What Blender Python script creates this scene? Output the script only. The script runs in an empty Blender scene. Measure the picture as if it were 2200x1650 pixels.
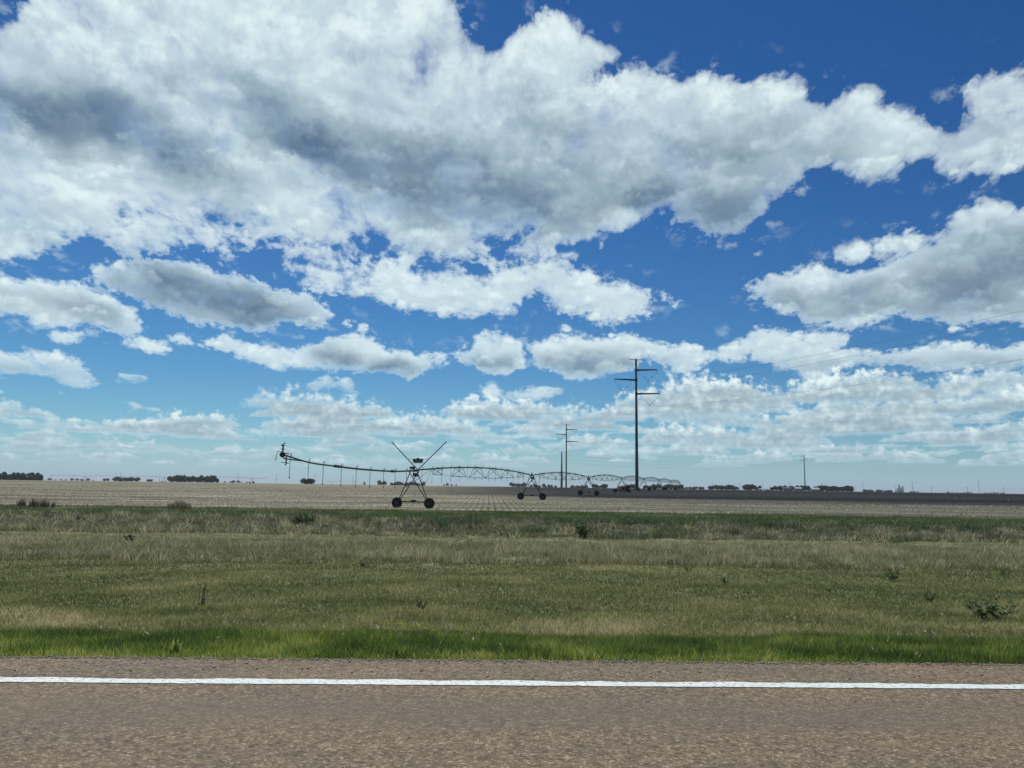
import bpy, bmesh, math, random
import numpy as np
from mathutils import Vector, Matrix

scene = bpy.context.scene
COL = scene.collection
random.seed(7)

# ============================ camera ============================
FPX = 1652.0; CX, CY = 1100.0, 825.0          # a phone's main lens: focal length for a frame 2200 wide
PITCH = math.atan((1045.5-825)/FPX); ROLL = math.atan(0.0141); CAMZ = 1.5
def cam_axes():
    p, r = PITCH, ROLL
    F = np.array([0, math.cos(p), math.sin(p)]); R0 = np.array([1., 0, 0]); U0 = np.array([0, -math.sin(p), math.cos(p)])
    return math.cos(r)*R0+math.sin(r)*U0, -math.sin(r)*R0+math.cos(r)*U0, F
_R, _U, _F = cam_axes()
cam = bpy.data.cameras.new("camera"); cam_o = bpy.data.objects.new("camera", cam); COL.objects.link(cam_o)
cam_o.matrix_world = Matrix(((_R[0], _U[0], -_F[0], 0), (_R[1], _U[1], -_F[1], 0), (_R[2], _U[2], -_F[2], CAMZ), (0, 0, 0, 1)))
cam.sensor_fit = 'HORIZONTAL'; cam.sensor_width = 36; cam.lens = 36*FPX/2200
cam.clip_start = .1; cam.clip_end = 40000
scene.camera = cam_o

# ============================ exposure, sun ============================
scene.view_settings.view_transform = 'Standard'; scene.view_settings.look = 'None'
scene.view_settings.exposure = 0.0; scene.view_settings.gamma = 1.0
SUN_EL, SUN_AZ = math.radians(56), math.radians(-22)      # high, ahead and a little to the left
sun = bpy.data.lights.new("sun", 'SUN'); sun.energy = 3.35; sun.angle = math.radians(.5); sun.color = (1, .955, .89)
sun_o = bpy.data.objects.new("sun", sun); COL.objects.link(sun_o)
_sd = Vector((math.sin(SUN_AZ)*math.cos(SUN_EL), math.cos(SUN_AZ)*math.cos(SUN_EL), math.sin(SUN_EL)))
sun_o.rotation_euler = _sd.to_track_quat('Z', 'Y').to_euler()
scene.cycles.max_bounces = 6; scene.cycles.transparent_max_bounces = 8
scene.cycles.use_denoising = True

def s2l(*c):
    return tuple((x/255/12.92 if x/255 < .04045 else ((x/255+.055)/1.055)**2.4) for x in c)
#SKYBEGIN
# ---------- procedural cloud field: optical depth and in-scattered light per direction of the sky ----------
SKY_W, SKY_H = 2400, 1200                    # covers azimuth -45..45 deg (mirrored round) and elevation 0..45 deg
_rs = np.random.RandomState(11)
_perm = np.concatenate([_rs.permutation(1024)]*2).astype(np.int32)
_ga = _rs.rand(1024).astype(np.float32)*2*np.pi
_gx, _gy = np.cos(_ga).astype(np.float32), np.sin(_ga).astype(np.float32)
def perlin(x, y):
    xi = np.floor(x).astype(np.int32); yi = np.floor(y).astype(np.int32)
    fx = (x-xi).astype(np.float32); fy = (y-yi).astype(np.float32)
    xi &= 1023; yi &= 1023
    def g(ox, oy):
        h = _perm[_perm[(xi+ox) & 1023]+((yi+oy) & 1023)]
        return _gx[h]*(fx-ox)+_gy[h]*(fy-oy)
    u = fx*fx*fx*(fx*(fx*6-15)+10); v = fy*fy*fy*(fy*(fy*6-15)+10)
    a = g(0,0); b = g(1,0); c = g(0,1); d = g(1,1)
    a += (b-a)*u; c += (d-c)*u
    return (a+(c-a)*v)*1.5
def fbm(x, y, n, gain=0.5, billow=False):
    s = 0; w = 1.0; t = 0
    for k in range(n):
        q = perlin(x+17.3*k, y+9.1*k)
        s = s+w*((0.5-2*np.abs(q))*1.0 if billow else q); t += w; w *= gain; x = x*2.03; y = y*2.03
    return s/t
def blur(a, s):
    H, W = a.shape
    n = int(s*3)+1
    p = np.pad(a, n, mode='edge')
    fy = np.fft.fftfreq(p.shape[0]).astype(np.float32)[:,None]; fx = np.fft.rfftfreq(p.shape[1]).astype(np.float32)[None]
    k = np.exp(-2*np.pi**2*s*s*(fx*fx+fy*fy))
    return np.fft.irfft2(np.fft.rfft2(p)*k, s=p.shape)[n:n+H, n:n+W].astype(np.float32)
def up(a, H, W):                              # bilinear resize
    h, w = a.shape
    y = np.linspace(0, h-1, H); x = np.linspace(0, w-1, W)
    y0 = np.minimum(y.astype(int), h-2); x0 = np.minimum(x.astype(int), w-2)
    fy = (y-y0)[:,None].astype(np.float32); fx = (x-x0)[None].astype(np.float32)
    r0 = a[y0]*(1-fy)+a[y0+1]*fy
    return r0[:,x0]*(1-fx)+r0[:,x0+1]*fx
def inside(poly, u, v):
    r = np.zeros(u.shape, bool); n = len(poly)
    for i in range(n):
        x1,y1 = poly[i]; x2,y2 = poly[(i+1)%n]
        if y1 == y2: continue
        c = ((y1 > v) != (y2 > v)) & (u < (x2-x1)*(v-y1)/(y2-y1)+x1)
        r ^= c
    return r
# outlines of the individual clouds, in tangent-plane angles (thousandths of the focal length, see cloud_uv)
CLOUDS = [
 # (weight, edge softness, puffiness, outline)
 (1.0, 16, [(-500,90),(0,75),(60,20),(120,-60),(300,-200),(980,-200),(985,40),(1015,110),(1060,75),(1110,40),(1150,60),(1200,45),(1270,55),(1320,85),(1328,130),(1290,152),(1262,185),(1285,188),(1340,150),(1390,130),(1440,150),(1540,160),(1640,165),(1705,165),(1732,200),(1800,190),(1900,205),(1960,230),(1990,262),(2012,268),(2050,245),(2075,225),(2060,190),(2055,160),(2100,142),(2200,150),(2700,100),(2700,330),(2200,322),(2150,345),(2110,375),(2065,392),(2030,370),(1985,350),(1930,345),(1895,392),(1850,380),(1800,345),(1770,355),(1730,390),(1700,410),(1680,440),(1640,480),(1580,500),(1520,502),(1470,475),(1400,485),(1330,484),(1290,500),(1240,512),(1205,530),(1235,575),(1280,600),(1340,595),(1400,622),(1425,650),(1400,670),(1370,685),(1300,682),(1240,672),(1190,662),(1130,642),(1065,655),(1010,668),(985,690),(955,672),(900,652),(860,642),(800,647),(740,632),(690,640),(640,612),(560,572),(480,552),(400,540),(310,545),(275,560),(250,535),(205,492),(180,470),(182,500),(135,515),(100,532),(40,545),(0,550),(-500,560)]),
 (0.7, 8, [(1405,650),(1420,615),(1450,645),(1500,628),(1470,650),(1440,672)]),
 (1.0, 12, [(200,602),(240,572),(330,548),(430,565),(520,588),(600,620),(680,650),(702,688),(680,710),(620,700),(560,706),(500,706),(430,690),(360,670),(300,650),(250,632)]),
 (1.0, 11, [(-400,570),(30,590),(130,600),(200,612),(240,642),(280,680),(318,712),(290,725),(240,712),(180,700),(100,690),(40,680),(-400,700)]),
 (.95, 7, [(105,716),(150,703),(200,725),(190,736),(120,736)]),
 (.95, 10, [(-400,735),(40,745),(110,760),(170,770),(200,800),(235,830),(180,836),(100,822),(0,818),(-400,820)]),
 (1.0, 7, [(235,802),(280,794),(330,810),(332,826),(290,829),(245,816)]),
 (.75, 6, [(240,740),(320,734),(400,755),(340,760)]),
 (1.0, 9, [(335,712),(380,720),(460,730),(560,735),(640,745),(690,728),(720,712),(770,735),(830,745),(900,758),(940,765),(915,802),(880,816),(800,810),(740,795),(680,790),(620,797),(560,782),(500,765),(430,747),(380,740)]),
 (1.0, 8, [(620,832),(680,800),(740,810),(792,847),(760,853),(690,851)]),
 (1.0, 9, [(965,765),(1000,740),(1030,708),(1062,702),(1090,720),(1140,745),(1146,770),(1110,802),(1050,792),(1000,782)]),
 (1.0, 10, [(1150,742),(1200,718),(1280,725),(1350,718),(1420,733),(1500,740),(1540,765),(1600,720),(1620,698),(1700,712),(1800,745),(1900,750),(2000,732),(2100,738),(2200,745),(2700,750),(2700,805),(2200,806),(2100,802),(1960,802),(1870,790),(1800,790),(1760,832),(1720,822),(1700,790),(1600,782),(1520,782),(1440,792),(1380,792),(1300,802),(1220,823),(1190,802),(1150,790)]),
 (1.0, 12, [(1568,632),(1590,605),(1640,590),(1740,585),(1830,572),(1900,552),(1960,535),(2000,510),(2080,468),(2150,448),(2200,442),(2700,420),(2700,690),(2200,685),(2120,695),(2060,705),(1980,692),(1960,662),(1900,662),(1860,692),(1800,702),(1740,692),(1680,662),(1640,652)]),
 (.78, 12, [(1780,565),(1805,525),(1850,510),(1900,485),(1950,480),(1985,510),(2000,550),(1900,570)]),
 (1.0, 7, [(1030,852),(1060,822),(1085,840),(1130,835),(1210,835),(1272,856),(1200,863),(1150,882),(1080,872)]),
 (.95, 7, [(205,868),(260,850),(330,862),(402,886),(350,888),(260,878)]),
 (.9, 6, [(10,842),(50,830),(92,852)]), (.9, 6, [(105,842),(140,834),(172,866),(130,866)]), (.8, 5, [(365,824),(412,840),(390,838)]),
 (.6, 6, [(1605,545),(1640,515),(1662,522),(1630,542)]), (.55, 6, [(2085,445),(2110,412),(2140,430),(2120,455)]),
 (.6, 5, [(1290,40),(1300,0),(1318,-40),(1335,10)]), (.55, 6, [(1370,130),(1372,75),(1388,90),(1386,130)]),(.5,5,[(1255,15),(1260,-40),(1278,-20),(1275,20)]),
 (.45, 6, [(1780,55),(1795,60),(1805,90),(1790,85)]), (.5, 5, [(1280,540),(1300,522),(1312,535)]),(.5, 5, [(1690,480),(1700,470),(1715,485)]),
 (.9, 7, [(640,770),(700,742),(760,735),(800,760),(840,775),(780,790),(690,790)]), (.85, 6, [(745,712),(770,690),(800,700),(815,722),(780,730)]), (.8, 6, [(960,745),(985,725),(1010,735),(1000,755)]),
 (.7, 8, [(900,770),(940,755),(985,758),(980,780),(930,785)]), (.9, 10, [(690,745),(705,718),(740,712),(790,722),(830,740),(850,770),(800,790),(730,785)]), (.9, 6, [(560,900),(600,878),(650,880),(660,900)]), (.8, 6, [(1640,712),(1665,695),(1700,700),(1690,718)]), (.9, 7, [(1700,752),(1740,705),(1790,712),(1830,738),(1790,756)]), (.8, 6, [(1900,880),(1940,860),(1990,868),(1980,885)]),
 (.8, 6, [(700,700),(730,680),(770,690),(750,706)]), (.7, 6, [(1140,700),(1180,690),(1240,694),(1220,708)]), (.85, 7, [(1790,818),(1850,812),(1960,818),(2060,825),(1990,838),(1860,838)]),
 (.85, 6, [(-20,835),(20,828),(60,838),(80,852),(30,856)]), (.8, 5, [(350,830),(380,822),(412,836),(390,842)]),(.8, 6, [(40,690),(80,684),(110,696),(70,702)]),
 # low, distant banks
 (.9, 8, [(-400,860),(30,868),(70,880),(150,885),(190,900),(260,905),(330,910),(400,905),(430,893),(500,882),(600,872),(680,850),(730,860),(780,870),(840,888),(900,890),(955,862),(990,885),(1060,882),(1120,872),(1200,875),(1260,868),(1340,862),(1420,850),(1500,838),(1560,820),(1640,848),(1720,860),(1800,812),(1900,822),(2000,835),(2100,828),(2200,815),(2700,800),(2700,1000),(-400,1000)]),
]
# thick parts that stay in their own shade: (u, v, half-length, half-width, tilt deg, amount)
CORES = [(30,235,190,60,12,1.0),(240,265,190,50,20,1.05),(340,320,160,42,28,.9),(140,165,100,32,30,.4),(390,165,120,36,25,.35),(600,235,120,50,25,.7),(690,320,130,58,28,1.2),(440,400,110,28,25,.3),
 (470,345,120,40,25,.25),(950,390,200,100,15,.8),(1100,440,180,70,10,.7),(1150,360,200,90,10,.30),(1520,350,280,70,4,.30),(820,250,110,50,20,.25),(1240,330,120,80,40,.45),(1420,430,200,60,0,.75),(1580,450,150,50,-8,.8),(1560,330,180,80,0,.45),
 (1750,300,120,60,15,.35),(1150,240,60,60,0,.4),(2120,280,120,60,-10,.4),(40,470,90,40,10,.3),(100,510,60,20,0,.35),(320,595,110,42,15,.75),(440,632,180,46,14,.95),(570,675,110,30,12,.85),
 (200,665,110,26,18,.45),(60,640,120,30,6,.25),(80,795,120,20,8,.4),(290,815,40,8,5,.4),(720,765,50,30,20,.6),(830,795,70,18,0,.75),(700,838,60,14,3,.7),(1060,775,60,20,8,.6),(1240,780,80,30,0,.7),(1330,785,110,18,0,.45),
 (1700,640,120,35,0,.4),(1850,640,150,40,-8,.55),(2080,600,150,90,-10,.7),(2200,560,120,100,0,.6),(1900,790,200,25,0,.35),(2150,785,120,22,0,.4),(1150,865,90,14,0,.6),(760,915,130,22,0,.55),(960,925,90,20,0,.4),(1500,860,70,14,0,.4),
 (2040,900,60,45,0,.5),(2130,910,40,40,0,.3),(1900,890,50,25,0,.3),(1620,880,60,20,0,.3)]
GAPS = [(545,535,110,28,.7),(870,572,130,40,.9),(1110,560,90,60,.9),(1180,520,50,40,.8),(760,560,90,40,.5),(640,600,120,30,.5),(260,490,60,50,.5),(1000,600,90,40,.5),(1255,185,45,35,.5),(1100,20,60,60,.5),(350,545,80,20,.5),(450,480,260,60,.45),(700,520,260,60,.45),(180,440,200,40,.35),(1000,540,160,40,.5),(330,60,200,60,.25),(870,120,120,60,.3)]
def cloud_uv(az, el):
    """direction -> tangent-plane coordinates in which the outlines above are written"""
    R, U, F = cam_axes()
    x = np.sin(az)*np.cos(el); y = np.cos(az)*np.cos(el); z = np.sin(el)
    w = np.maximum(x*F[0]+y*F[1]+z*F[2], .05)
    return CX+FPX*(x*R[0]+y*R[1]+z*R[2])/w, CY-FPX*(x*U[0]+y*U[1]+z*U[2])/w
def cloud_field(W=SKY_W, H=SKY_H):
    azl = np.radians(np.linspace(-45, 45, W, dtype=np.float32)); ell = np.radians(np.linspace(0.0, 45, H, dtype=np.float32))
    az, el = np.meshgrid(azl, ell)
    u, v = cloud_uv(az, el)
    eld = np.degrees(el)
    # perspective of a cloud deck: features shrink and flatten towards the horizon
    S = (np.maximum(eld, 0)+2.2)/32.0
    px = np.degrees(az)/14.0/S**.25
    py = 2.0*np.log(S+.25)*1.35
    wx = fbm(px*1.6+5, py*1.6, 4); wy = fbm(px*1.6-9, py*1.6+31, 4)
    qx = px+wx*.10; qy = py+wy*.10
    # coverage from the outlines; their edges are pushed about by noise before they are filled
    sc = np.clip(S, .10, 1.2)**.72
    ux = u+(fbm(qx*2.6, qy*2.6, 4, .6)*80+fbm(qx*7+3, qy*7, 3, .6)*34+fbm(qx*19+3, qy*19, 4, .65)*19)*sc
    vy = v+(fbm(qx*2.6+40, qy*2.6+7, 4, .6)*62+fbm(qx*7+8, qy*7+5, 3, .6)*30+fbm(qx*19+8, qy*19+5, 4, .65)*18)*sc
    cov = np.zeros((H, W), np.float32); wide = np.zeros((H, W), np.float32)
    ppd = W/90.0*math.degrees(1/FPX)           # texels per outline unit
    for wgt, soft, poly in CLOUDS:
        m = inside(poly, ux, vy).astype(np.float32)*wgt
        wide = np.maximum(wide, blur(m, 30*ppd)) if wgt > .65 else wide; m = blur(m, max(soft*1.15*ppd, 1.0)); cov = np.maximum(cov, m)
    m_low = m                                  # the last outline: the distant banks
    core = np.zeros((H, W), np.float32)
    uu = u+fbm(qx*3+70, qy*3, 5)*75*sc; vv = v+fbm(qx*3+90, qy*3+3, 5)*60*sc
    for (cu, cv, a, b, t, amt) in CORES:
        t = math.radians(t); dx = uu-cu; dy = vv-cv
        k = ((dx*math.cos(t)+dy*math.sin(t))/a)**2+((-dx*math.sin(t)+dy*math.cos(t))/b)**2
        core = np.maximum(core, .88*amt*np.exp(-k*.9))+.2*np.minimum(core, amt*np.exp(-k*.9))
    low = np.clip((9.0-eld)/4.0, 0, 1)         # the distant banks break into many small heaps
    heap = fbm(qx*2.2+11, qy*5.5, 6, .55)
    n_big = fbm(qx*2.3, qy*2.3, 6, .5); n_bil = fbm(qx*4.2+3, qy*4.2+8, 5, .45, True)
    n_fine = fbm(qx*15, qy*15, 5, .62)
    d = (cov-.5)*2
    edge = np.exp(-(d*1.1)**2)
    rho = d*.80+.75*n_big+.42*n_bil+(.10+.60*edge)*n_fine+.10
    thin = np.zeros((H, W), np.float32)       # places where the blue shows through
    for (cu, cv, a, b, amt) in GAPS: thin += amt*np.exp(-((u-cu)/a)**2-((v-cv)/b)**2)
    mid = np.clip((19-eld)/6, 0, 1)
    rho = rho+mid*(.14+.60*edge*fbm(np.degrees(az)*2.6, eld*3.4+7, 5, .6))
    rho = rho-thin*(.55-1.1*n_big-.5*n_fine)
    rho = np.where(cov < .01, -1, rho)
    wisp = fbm(qx*5.5+60, qy*6.5+20, 6, .62)
    rho = np.maximum(rho, np.clip(wisp*1.5-.22, 0, 1)*np.clip(wide*2.2, 0, 1)*.8*(1-low))
    rho = rho*(1-low)+low*(d*.5+heap*1.3+.35*n_bil+.3*n_fine-.50)
    rho = np.clip(rho, 0, 2.0)
    tau = rho**1.15
    alpha = 1-np.exp(-2.1*tau)
    # light: the sun stands high and ahead, so thin parts shine and thick parts and undersides grey
    k = W/2400
    body = np.clip(rho, 0, 1.3)+.35*n_bil+.25*n_big
    lit = 0
    for sg, g in ((2.2, 1.0), (6.0, 1.5), (16.0, 2.6)):
        gy, gx = np.gradient(blur(body, sg*k))
        lit = lit+g*(-gy-.25*gx)*6.0*k
    lit = np.tanh(lit*np.clip(sc, .25, 1)*.9)
    deep = np.clip(tau-.45, 0, 1)
    L = .94+.12*lit-.16*deep+.16*n_big*deep
    L = L-.36*core*np.clip(tau*1.3, 0, 1)*(1+.5*n_big)*(1-.25*lit)
    L = L+.06*np.exp(-3*tau)                   # bright rims
    # billows: rounded heads with a lit crown and a shaded foot, over the bodies and along their outlines
    rp = np.random.RandomState(9)
    m1 = fbm(np.degrees(az)*.42+9, eld*.52, 6, .55); m2 = fbm(np.degrees(az)*1.5+4, eld*1.8+2, 5, .55)
    body_l = blur(L, 14*k)
    def billow(a0, e0, w, h, op, edge_):
        i0 = max(int((a0-w*1.5+45)/90*W), 0); i1 = int((a0+w*1.5+45)/90*W)+2; j0 = max(int((e0-h*1.5)/45*H), 0); j1 = int((e0+h*1.6)/45*H)+2
        sl = (slice(j0, j1), slice(i0, i1)); n = m1[sl]*.85+m2[sl]*.30 if w > 1.1 else m2[sl]*.9
        X = (np.degrees(az[sl])-a0)/w; Y = (eld[sl]-e0)/h; r2 = X*X+np.where(Y < 0, Y*Y*1.6, Y*Y)
        ai = np.clip((1-r2+1.5*n)*1.15, 0, 1); ai = ai*ai*(3-2*ai)
        if edge_: alpha[sl] = 1-(1-alpha[sl])*(1-ai*op)
        b0 = float(body_l[min(int(e0/45*H), H-1), min(int((a0+45)/90*W), W-1)])
        Li = b0*.80+.17+.17*np.clip(Y*1.1+1.2*n, -1, 1) if not edge_ else b0*.4+.53+.13*np.clip(Y+n, -1.3, .8)
        L[sl] = L[sl]*(1-ai*op)+np.clip(Li, .3, 1)*ai*op
    alpha_0 = alpha.copy()
    for q in range(6000):
        e0 = 7+36*rp.rand(); a0 = -45+90*rp.rand(); i = min(int((a0+45)/90*W), W-1); j = min(int(e0/45*H), H-1); c = cov[j, i]
        if c < .22 or alpha_0[j, i] < .45: continue
        sz = (e0+3)/28*(.45+1.0*rp.rand()**2); on_edge = c < .80
        if on_edge and thin[j, i] > .2: continue
        if on_edge: sz *= 1.5 if e0 < 20 else 1.0; billow(a0, e0, sz*.9, sz*.66, .22+.42*rp.rand(), True)
        elif rp.rand() < .50: billow(a0, e0, sz*2.4, sz*1.5, .30+.40*rp.rand(), False)
    L = L-.27*core*np.clip(tau*1.3, 0, 1)+.05
    # small heaped clouds of the far banks, flat below and domed above, the nearer over the farther
    rr = np.random.RandomState(5); m3 = fbm(np.degrees(az)*3.2+1, eld*4.4+3, 4, .55)
    items = []
    for q in range(700):
        e = .9+8.0*rr.rand()**1.5; a0 = -45+90*rr.rand(); w = (e+1.4)*(.24+.50*rr.rand()**1.6); h = w*(.34+.34*rr.rand())*(.62+.05*e)
        i0 = int(np.clip((a0+45)/90*W, 0, W-1)); j0 = int(np.clip((e+.3*h)/45*H, 0, H-1))
        if m_low[j0, i0] < .45: continue
        if rr.rand() < .12+.25*(e < 3): continue
        items.append((e, a0, w, h, rr.rand()))
    items.sort()
    for e, a0, w, h, t in items:
        i0 = int((a0-w*1.3+45)/90*W); i1 = int((a0+w*1.3+45)/90*W)+2; j0 = int((e-h*.6)/45*H); j1 = int((e+h*1.7)/45*H)+2
        i0 = max(i0, 0); j0 = max(j0, 0)
        sl = (slice(j0, j1), slice(i0, i1))
        X = (np.degrees(az[sl])-a0)/w; Y = (eld[sl]-e)/h; n = m2[sl]*.55+m3[sl]*.22; m = m2[sl]*.6+m1[sl]*.5
        dome = np.clip(1-X*X, -1, 1)
        dome = np.sign(dome)*np.abs(dome)**.7*(1+.9*m)
        sgn = np.minimum(dome-Y+.55*n, Y*2.2+.25+.35*n)
        ai = np.clip(sgn*1.6, 0, 1); ai = ai*ai*(3-2*ai)*(.62+.38*t)
        Li = .60+.10*t+.42*np.clip(Y*.9+.6*m+.6*n, -.3, 1)
        L[sl] = L[sl]*(1-ai)+Li*ai; alpha[sl] = 1-(1-alpha[sl])*(1-ai)
    L = np.clip(L, .30, 1.0)
    return alpha.astype(np.float32), L.astype(np.float32), eld, az
#SKYEND
# ============================ world: Sky Texture with the cloud field over it ============================
def build_world():
    alpha, L, eld, az = cloud_field()
    H, W = alpha.shape
    img = bpy.data.images.new("cloud_field", W, H, alpha=True, float_buffer=True, is_data=True)
    px = np.ones((H, W, 4), np.float32); px[..., 0] = L; px[..., 1] = alpha; px[..., 2] = 0
    img.pixels.foreach_set(px.ravel()); img.update(); img.pack()
    w = bpy.data.worlds.new("World"); scene.world = w; w.use_nodes = True
    nt = w.node_tree; N = nt.nodes; K = nt.links; N.clear()
    def math_(op, a, b=None, c=None, clamp=False):
        n = N.new('ShaderNodeMath'); n.operation = op; n.use_clamp = clamp
        for i, x in enumerate((a, b, c)):
            if x is None: continue
            if isinstance(x, (int, float)): n.inputs[i].default_value = x
            else: K.new(x, n.inputs[i])
        return n.outputs[0]
    tc = N.new('ShaderNodeTexCoord'); sp = N.new('ShaderNodeSeparateXYZ'); K.new(tc.outputs['Generated'], sp.inputs[0])
    X, Y, Z = sp.outputs
    azn = math_('ARCTAN2', X, Y); eln = math_('ARCSINE', Z)
    u = math_('DIVIDE', math_('ADD', azn, math.pi/4), math.pi/2); v = math_('DIVIDE', eln, math.pi/4)
    cb = N.new('ShaderNodeCombineXYZ'); K.new(u, cb.inputs[0]); K.new(v, cb.inputs[1])
    tx = N.new('ShaderNodeTexImage'); tx.image = img; tx.extension = 'MIRROR'; tx.interpolation = 'Linear'
    K.new(cb.outputs[0], tx.inputs[0])
    sc_ = N.new('ShaderNodeSeparateColor'); K.new(tx.outputs[0], sc_.inputs[0])
    Lv, Av = sc_.outputs[0], sc_.outputs[1]
    ramp = N.new('ShaderNodeValToRGB'); K.new(Lv, ramp.inputs[0]); e = ramp.color_ramp.elements
    stops = [(.30, s2l(96,120,142)), (.52, s2l(130,152,168)), (.72, s2l(170,191,200)), (.88, s2l(206,226,232)), (1.0, s2l(234,250,250))]
    e[0].position, e[0].color = stops[0][0], (*stops[0][1], 1); e[1].position, e[1].color = stops[-1][0], (*stops[-1][1], 1)
    for p, c in stops[1:-1]:
        q = e.new(p); q.color = (*c, 1)
    # clouds far off low in the sky are seen through more air
    far = math_('SUBTRACT', 1.0, math_('DIVIDE', math_('ABSOLUTE', eln), math.radians(9.5)), clamp=True)
    mixc = N.new('ShaderNodeMix'); mixc.data_type = 'RGBA'
    K.new(math_('MULTIPLY', far, .15), mixc.inputs[0]); K.new(ramp.outputs[0], mixc.inputs[6]); mixc.inputs[7].default_value = (*s2l(150,186,204), 1)
    sky = N.new('ShaderNodeTexSky'); sky.sky_type = 'NISHITA'; sky.sun_disc = False
    sky.sun_elevation = SUN_EL; sky.sun_rotation = SUN_AZ % (2*math.pi); sky.altitude = 600; sky.air_density = 1.0; sky.dust_density = .15; sky.ozone_density = 2.2
    # the clear, dry air of the plains: a deeper blue overhead than the model's
    ss = N.new('ShaderNodeSeparateColor'); K.new(sky.outputs[0], ss.inputs[0]); cc = N.new('ShaderNodeCombineColor')
    for i, (p, a) in enumerate(SKY_GRADE):
        K.new(math_('MULTIPLY', math_('POWER', math_('MULTIPLY', ss.outputs[i], SKY_STRENGTH), p), a/SKY_STRENGTH), cc.inputs[i])
    bg1 = N.new('ShaderNodeBackground'); K.new(cc.outputs[0], bg1.inputs[0]); bg1.inputs[1].default_value = SKY_STRENGTH
    bg2 = N.new('ShaderNodeBackground'); K.new(mixc.outputs[2], bg2.inputs[0]); bg2.inputs[1].default_value = 1.0
    fade = math_('POWER', math_('DIVIDE', math_('ABSOLUTE', eln), math.radians(1.2), clamp=True), .6)
    ms = N.new('ShaderNodeMixShader'); K.new(math_('MULTIPLY', Av, fade), ms.inputs[0]); K.new(bg1.outputs[0], ms.inputs[1]); K.new(bg2.outputs[0], ms.inputs[2])
    # the thick air along the horizon
    bg3 = N.new('ShaderNodeBackground'); bg3.inputs[0].default_value = (*s2l(158,189,212), 1); bg3.inputs[1].default_value = 1.0
    hz = math_('MULTIPLY', math_('EXPONENT', math_('MULTIPLY', math_('ABSOLUTE', eln), -1/math.radians(2.1))), .92)
    mh = N.new('ShaderNodeMixShader'); K.new(hz, mh.inputs[0]); K.new(ms.outputs[0], mh.inputs[1]); K.new(bg3.outputs[0], mh.inputs[2])
    out = N.new('ShaderNodeOutputWorld'); K.new(mh.outputs[0], out.inputs[0])
SKY_STRENGTH, SKY_GRADE = .09, ((1.6, .52), (1.37, .725), (1.11, .80))
build_world()
# ============================ helpers ============================
def tag(o, label=None, cat=None, group=None, kind=None):
    for k, v in (('label', label), ('category', cat), ('group', group), ('kind', kind)):
        if v: o[k] = v
    return o
def thing(name, loc, label, cat, group=None, rz=0.0):
    o = bpy.data.objects.new(name, None); COL.objects.link(o); o.location = loc; o.rotation_euler = (0, 0, rz)
    o.empty_display_size = .3
    return tag(o, label, cat, group)
class MB:
    """collects simple shapes and links them as one mesh object"""
    def __init__(s): s.v = []; s.f = []; s.m = []
    def add(s, vs, fs, mi=0):
        b = len(s.v); s.v += [tuple(p) for p in vs]; s.f += [tuple(b+i for i in f) for f in fs]; s.m += [mi]*len(fs); return s
    def box(s, c, size, M=None, mi=0):
        M = M or Matrix.Identity(3); x, y, z = (q/2 for q in size); c = Vector(c)
        vs = [c+M@Vector((a*x, b*y, d*z)) for d in (-1, 1) for b in (-1, 1) for a in (-1, 1)]
        return s.add(vs, [(0,2,3,1),(4,5,7,6),(0,1,5,4),(2,6,7,3),(0,4,6,2),(1,3,7,5)], mi)
    def tube(s, pts, r, n=8, mi=0, cap=True):
        pts = [Vector(p) for p in pts]; rs = r if isinstance(r, (list, tuple)) else [r]*len(pts)
        vs = []; fs = []; up_ = None
        for i, p in enumerate(pts):
            d = (pts[min(i+1, len(pts)-1)]-pts[max(i-1, 0)]).normalized()
            if up_ is None:
                a = Vector((0, 0, 1)) if abs(d.z) < .9 else Vector((1, 0, 0)); up_ = d.cross(a).normalized()
            up_ = (up_-d*up_.dot(d)).normalized(); w = d.cross(up_)
            for k in range(n):
                t = 2*math.pi*k/n; vs.append(p+(up_*math.cos(t)+w*math.sin(t))*rs[i])
        for i in range(len(pts)-1):
            for k in range(n):
                fs.append((i*n+k, i*n+(k+1)%n, (i+1)*n+(k+1)%n, (i+1)*n+k))
        if cap:
            fs.append(tuple(range(n))[::-1]); fs.append(tuple((len(pts)-1)*n+k for k in range(n)))
        return s.add(vs, fs, mi)
    def lathe(s, prof, c, ax, n=20, mi=0):
        """profile of (radius, position along the axis)"""
        ax = Vector(ax).normalized(); a = Vector((0, 0, 1)) if abs(ax.z) < .9 else Vector((1, 0, 0)); e = ax.cross(a).normalized(); g = ax.cross(e); c = Vector(c)
        vs = [c+ax*h+(e*math.cos(2*math.pi*k/n)+g*math.sin(2*math.pi*k/n))*max(r, 1e-4) for r, h in prof for k in range(n)]
        fs = [(i*n+k, i*n+(k+1)%n, (i+1)*n+(k+1)%n, (i+1)*n+k) for i in range(len(prof)-1) for k in range(n)]
        return s.add(vs, fs, mi)
    def build(s, name, mats, parent=None, smooth=False, bevel=0):
        me = bpy.data.meshes.new(name); me.from_pydata(s.v, [], s.f)
        for m in (mats if isinstance(mats, (list, tuple)) else [mats]): me.materials.append(m)
        me.polygons.foreach_set('material_index', s.m)
        bm = bmesh.new(); bm.from_mesh(me); bmesh.ops.recalc_face_normals(bm, faces=bm.faces); bm.to_mesh(me); bm.free()
        if smooth: me.polygons.foreach_set('use_smooth', [True]*len(me.polygons))
        o = bpy.data.objects.new(name, me); COL.objects.link(o)
        if parent is not None: o.parent = parent
        return o
def copy_thing(root):
    c = root.copy(); COL.objects.link(c)
    for ch in root.children:
        d = ch.copy(); COL.objects.link(d); d.parent = c
        for g in ch.children:
            e = g.copy(); COL.objects.link(e); e.parent = d
    return c

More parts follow.
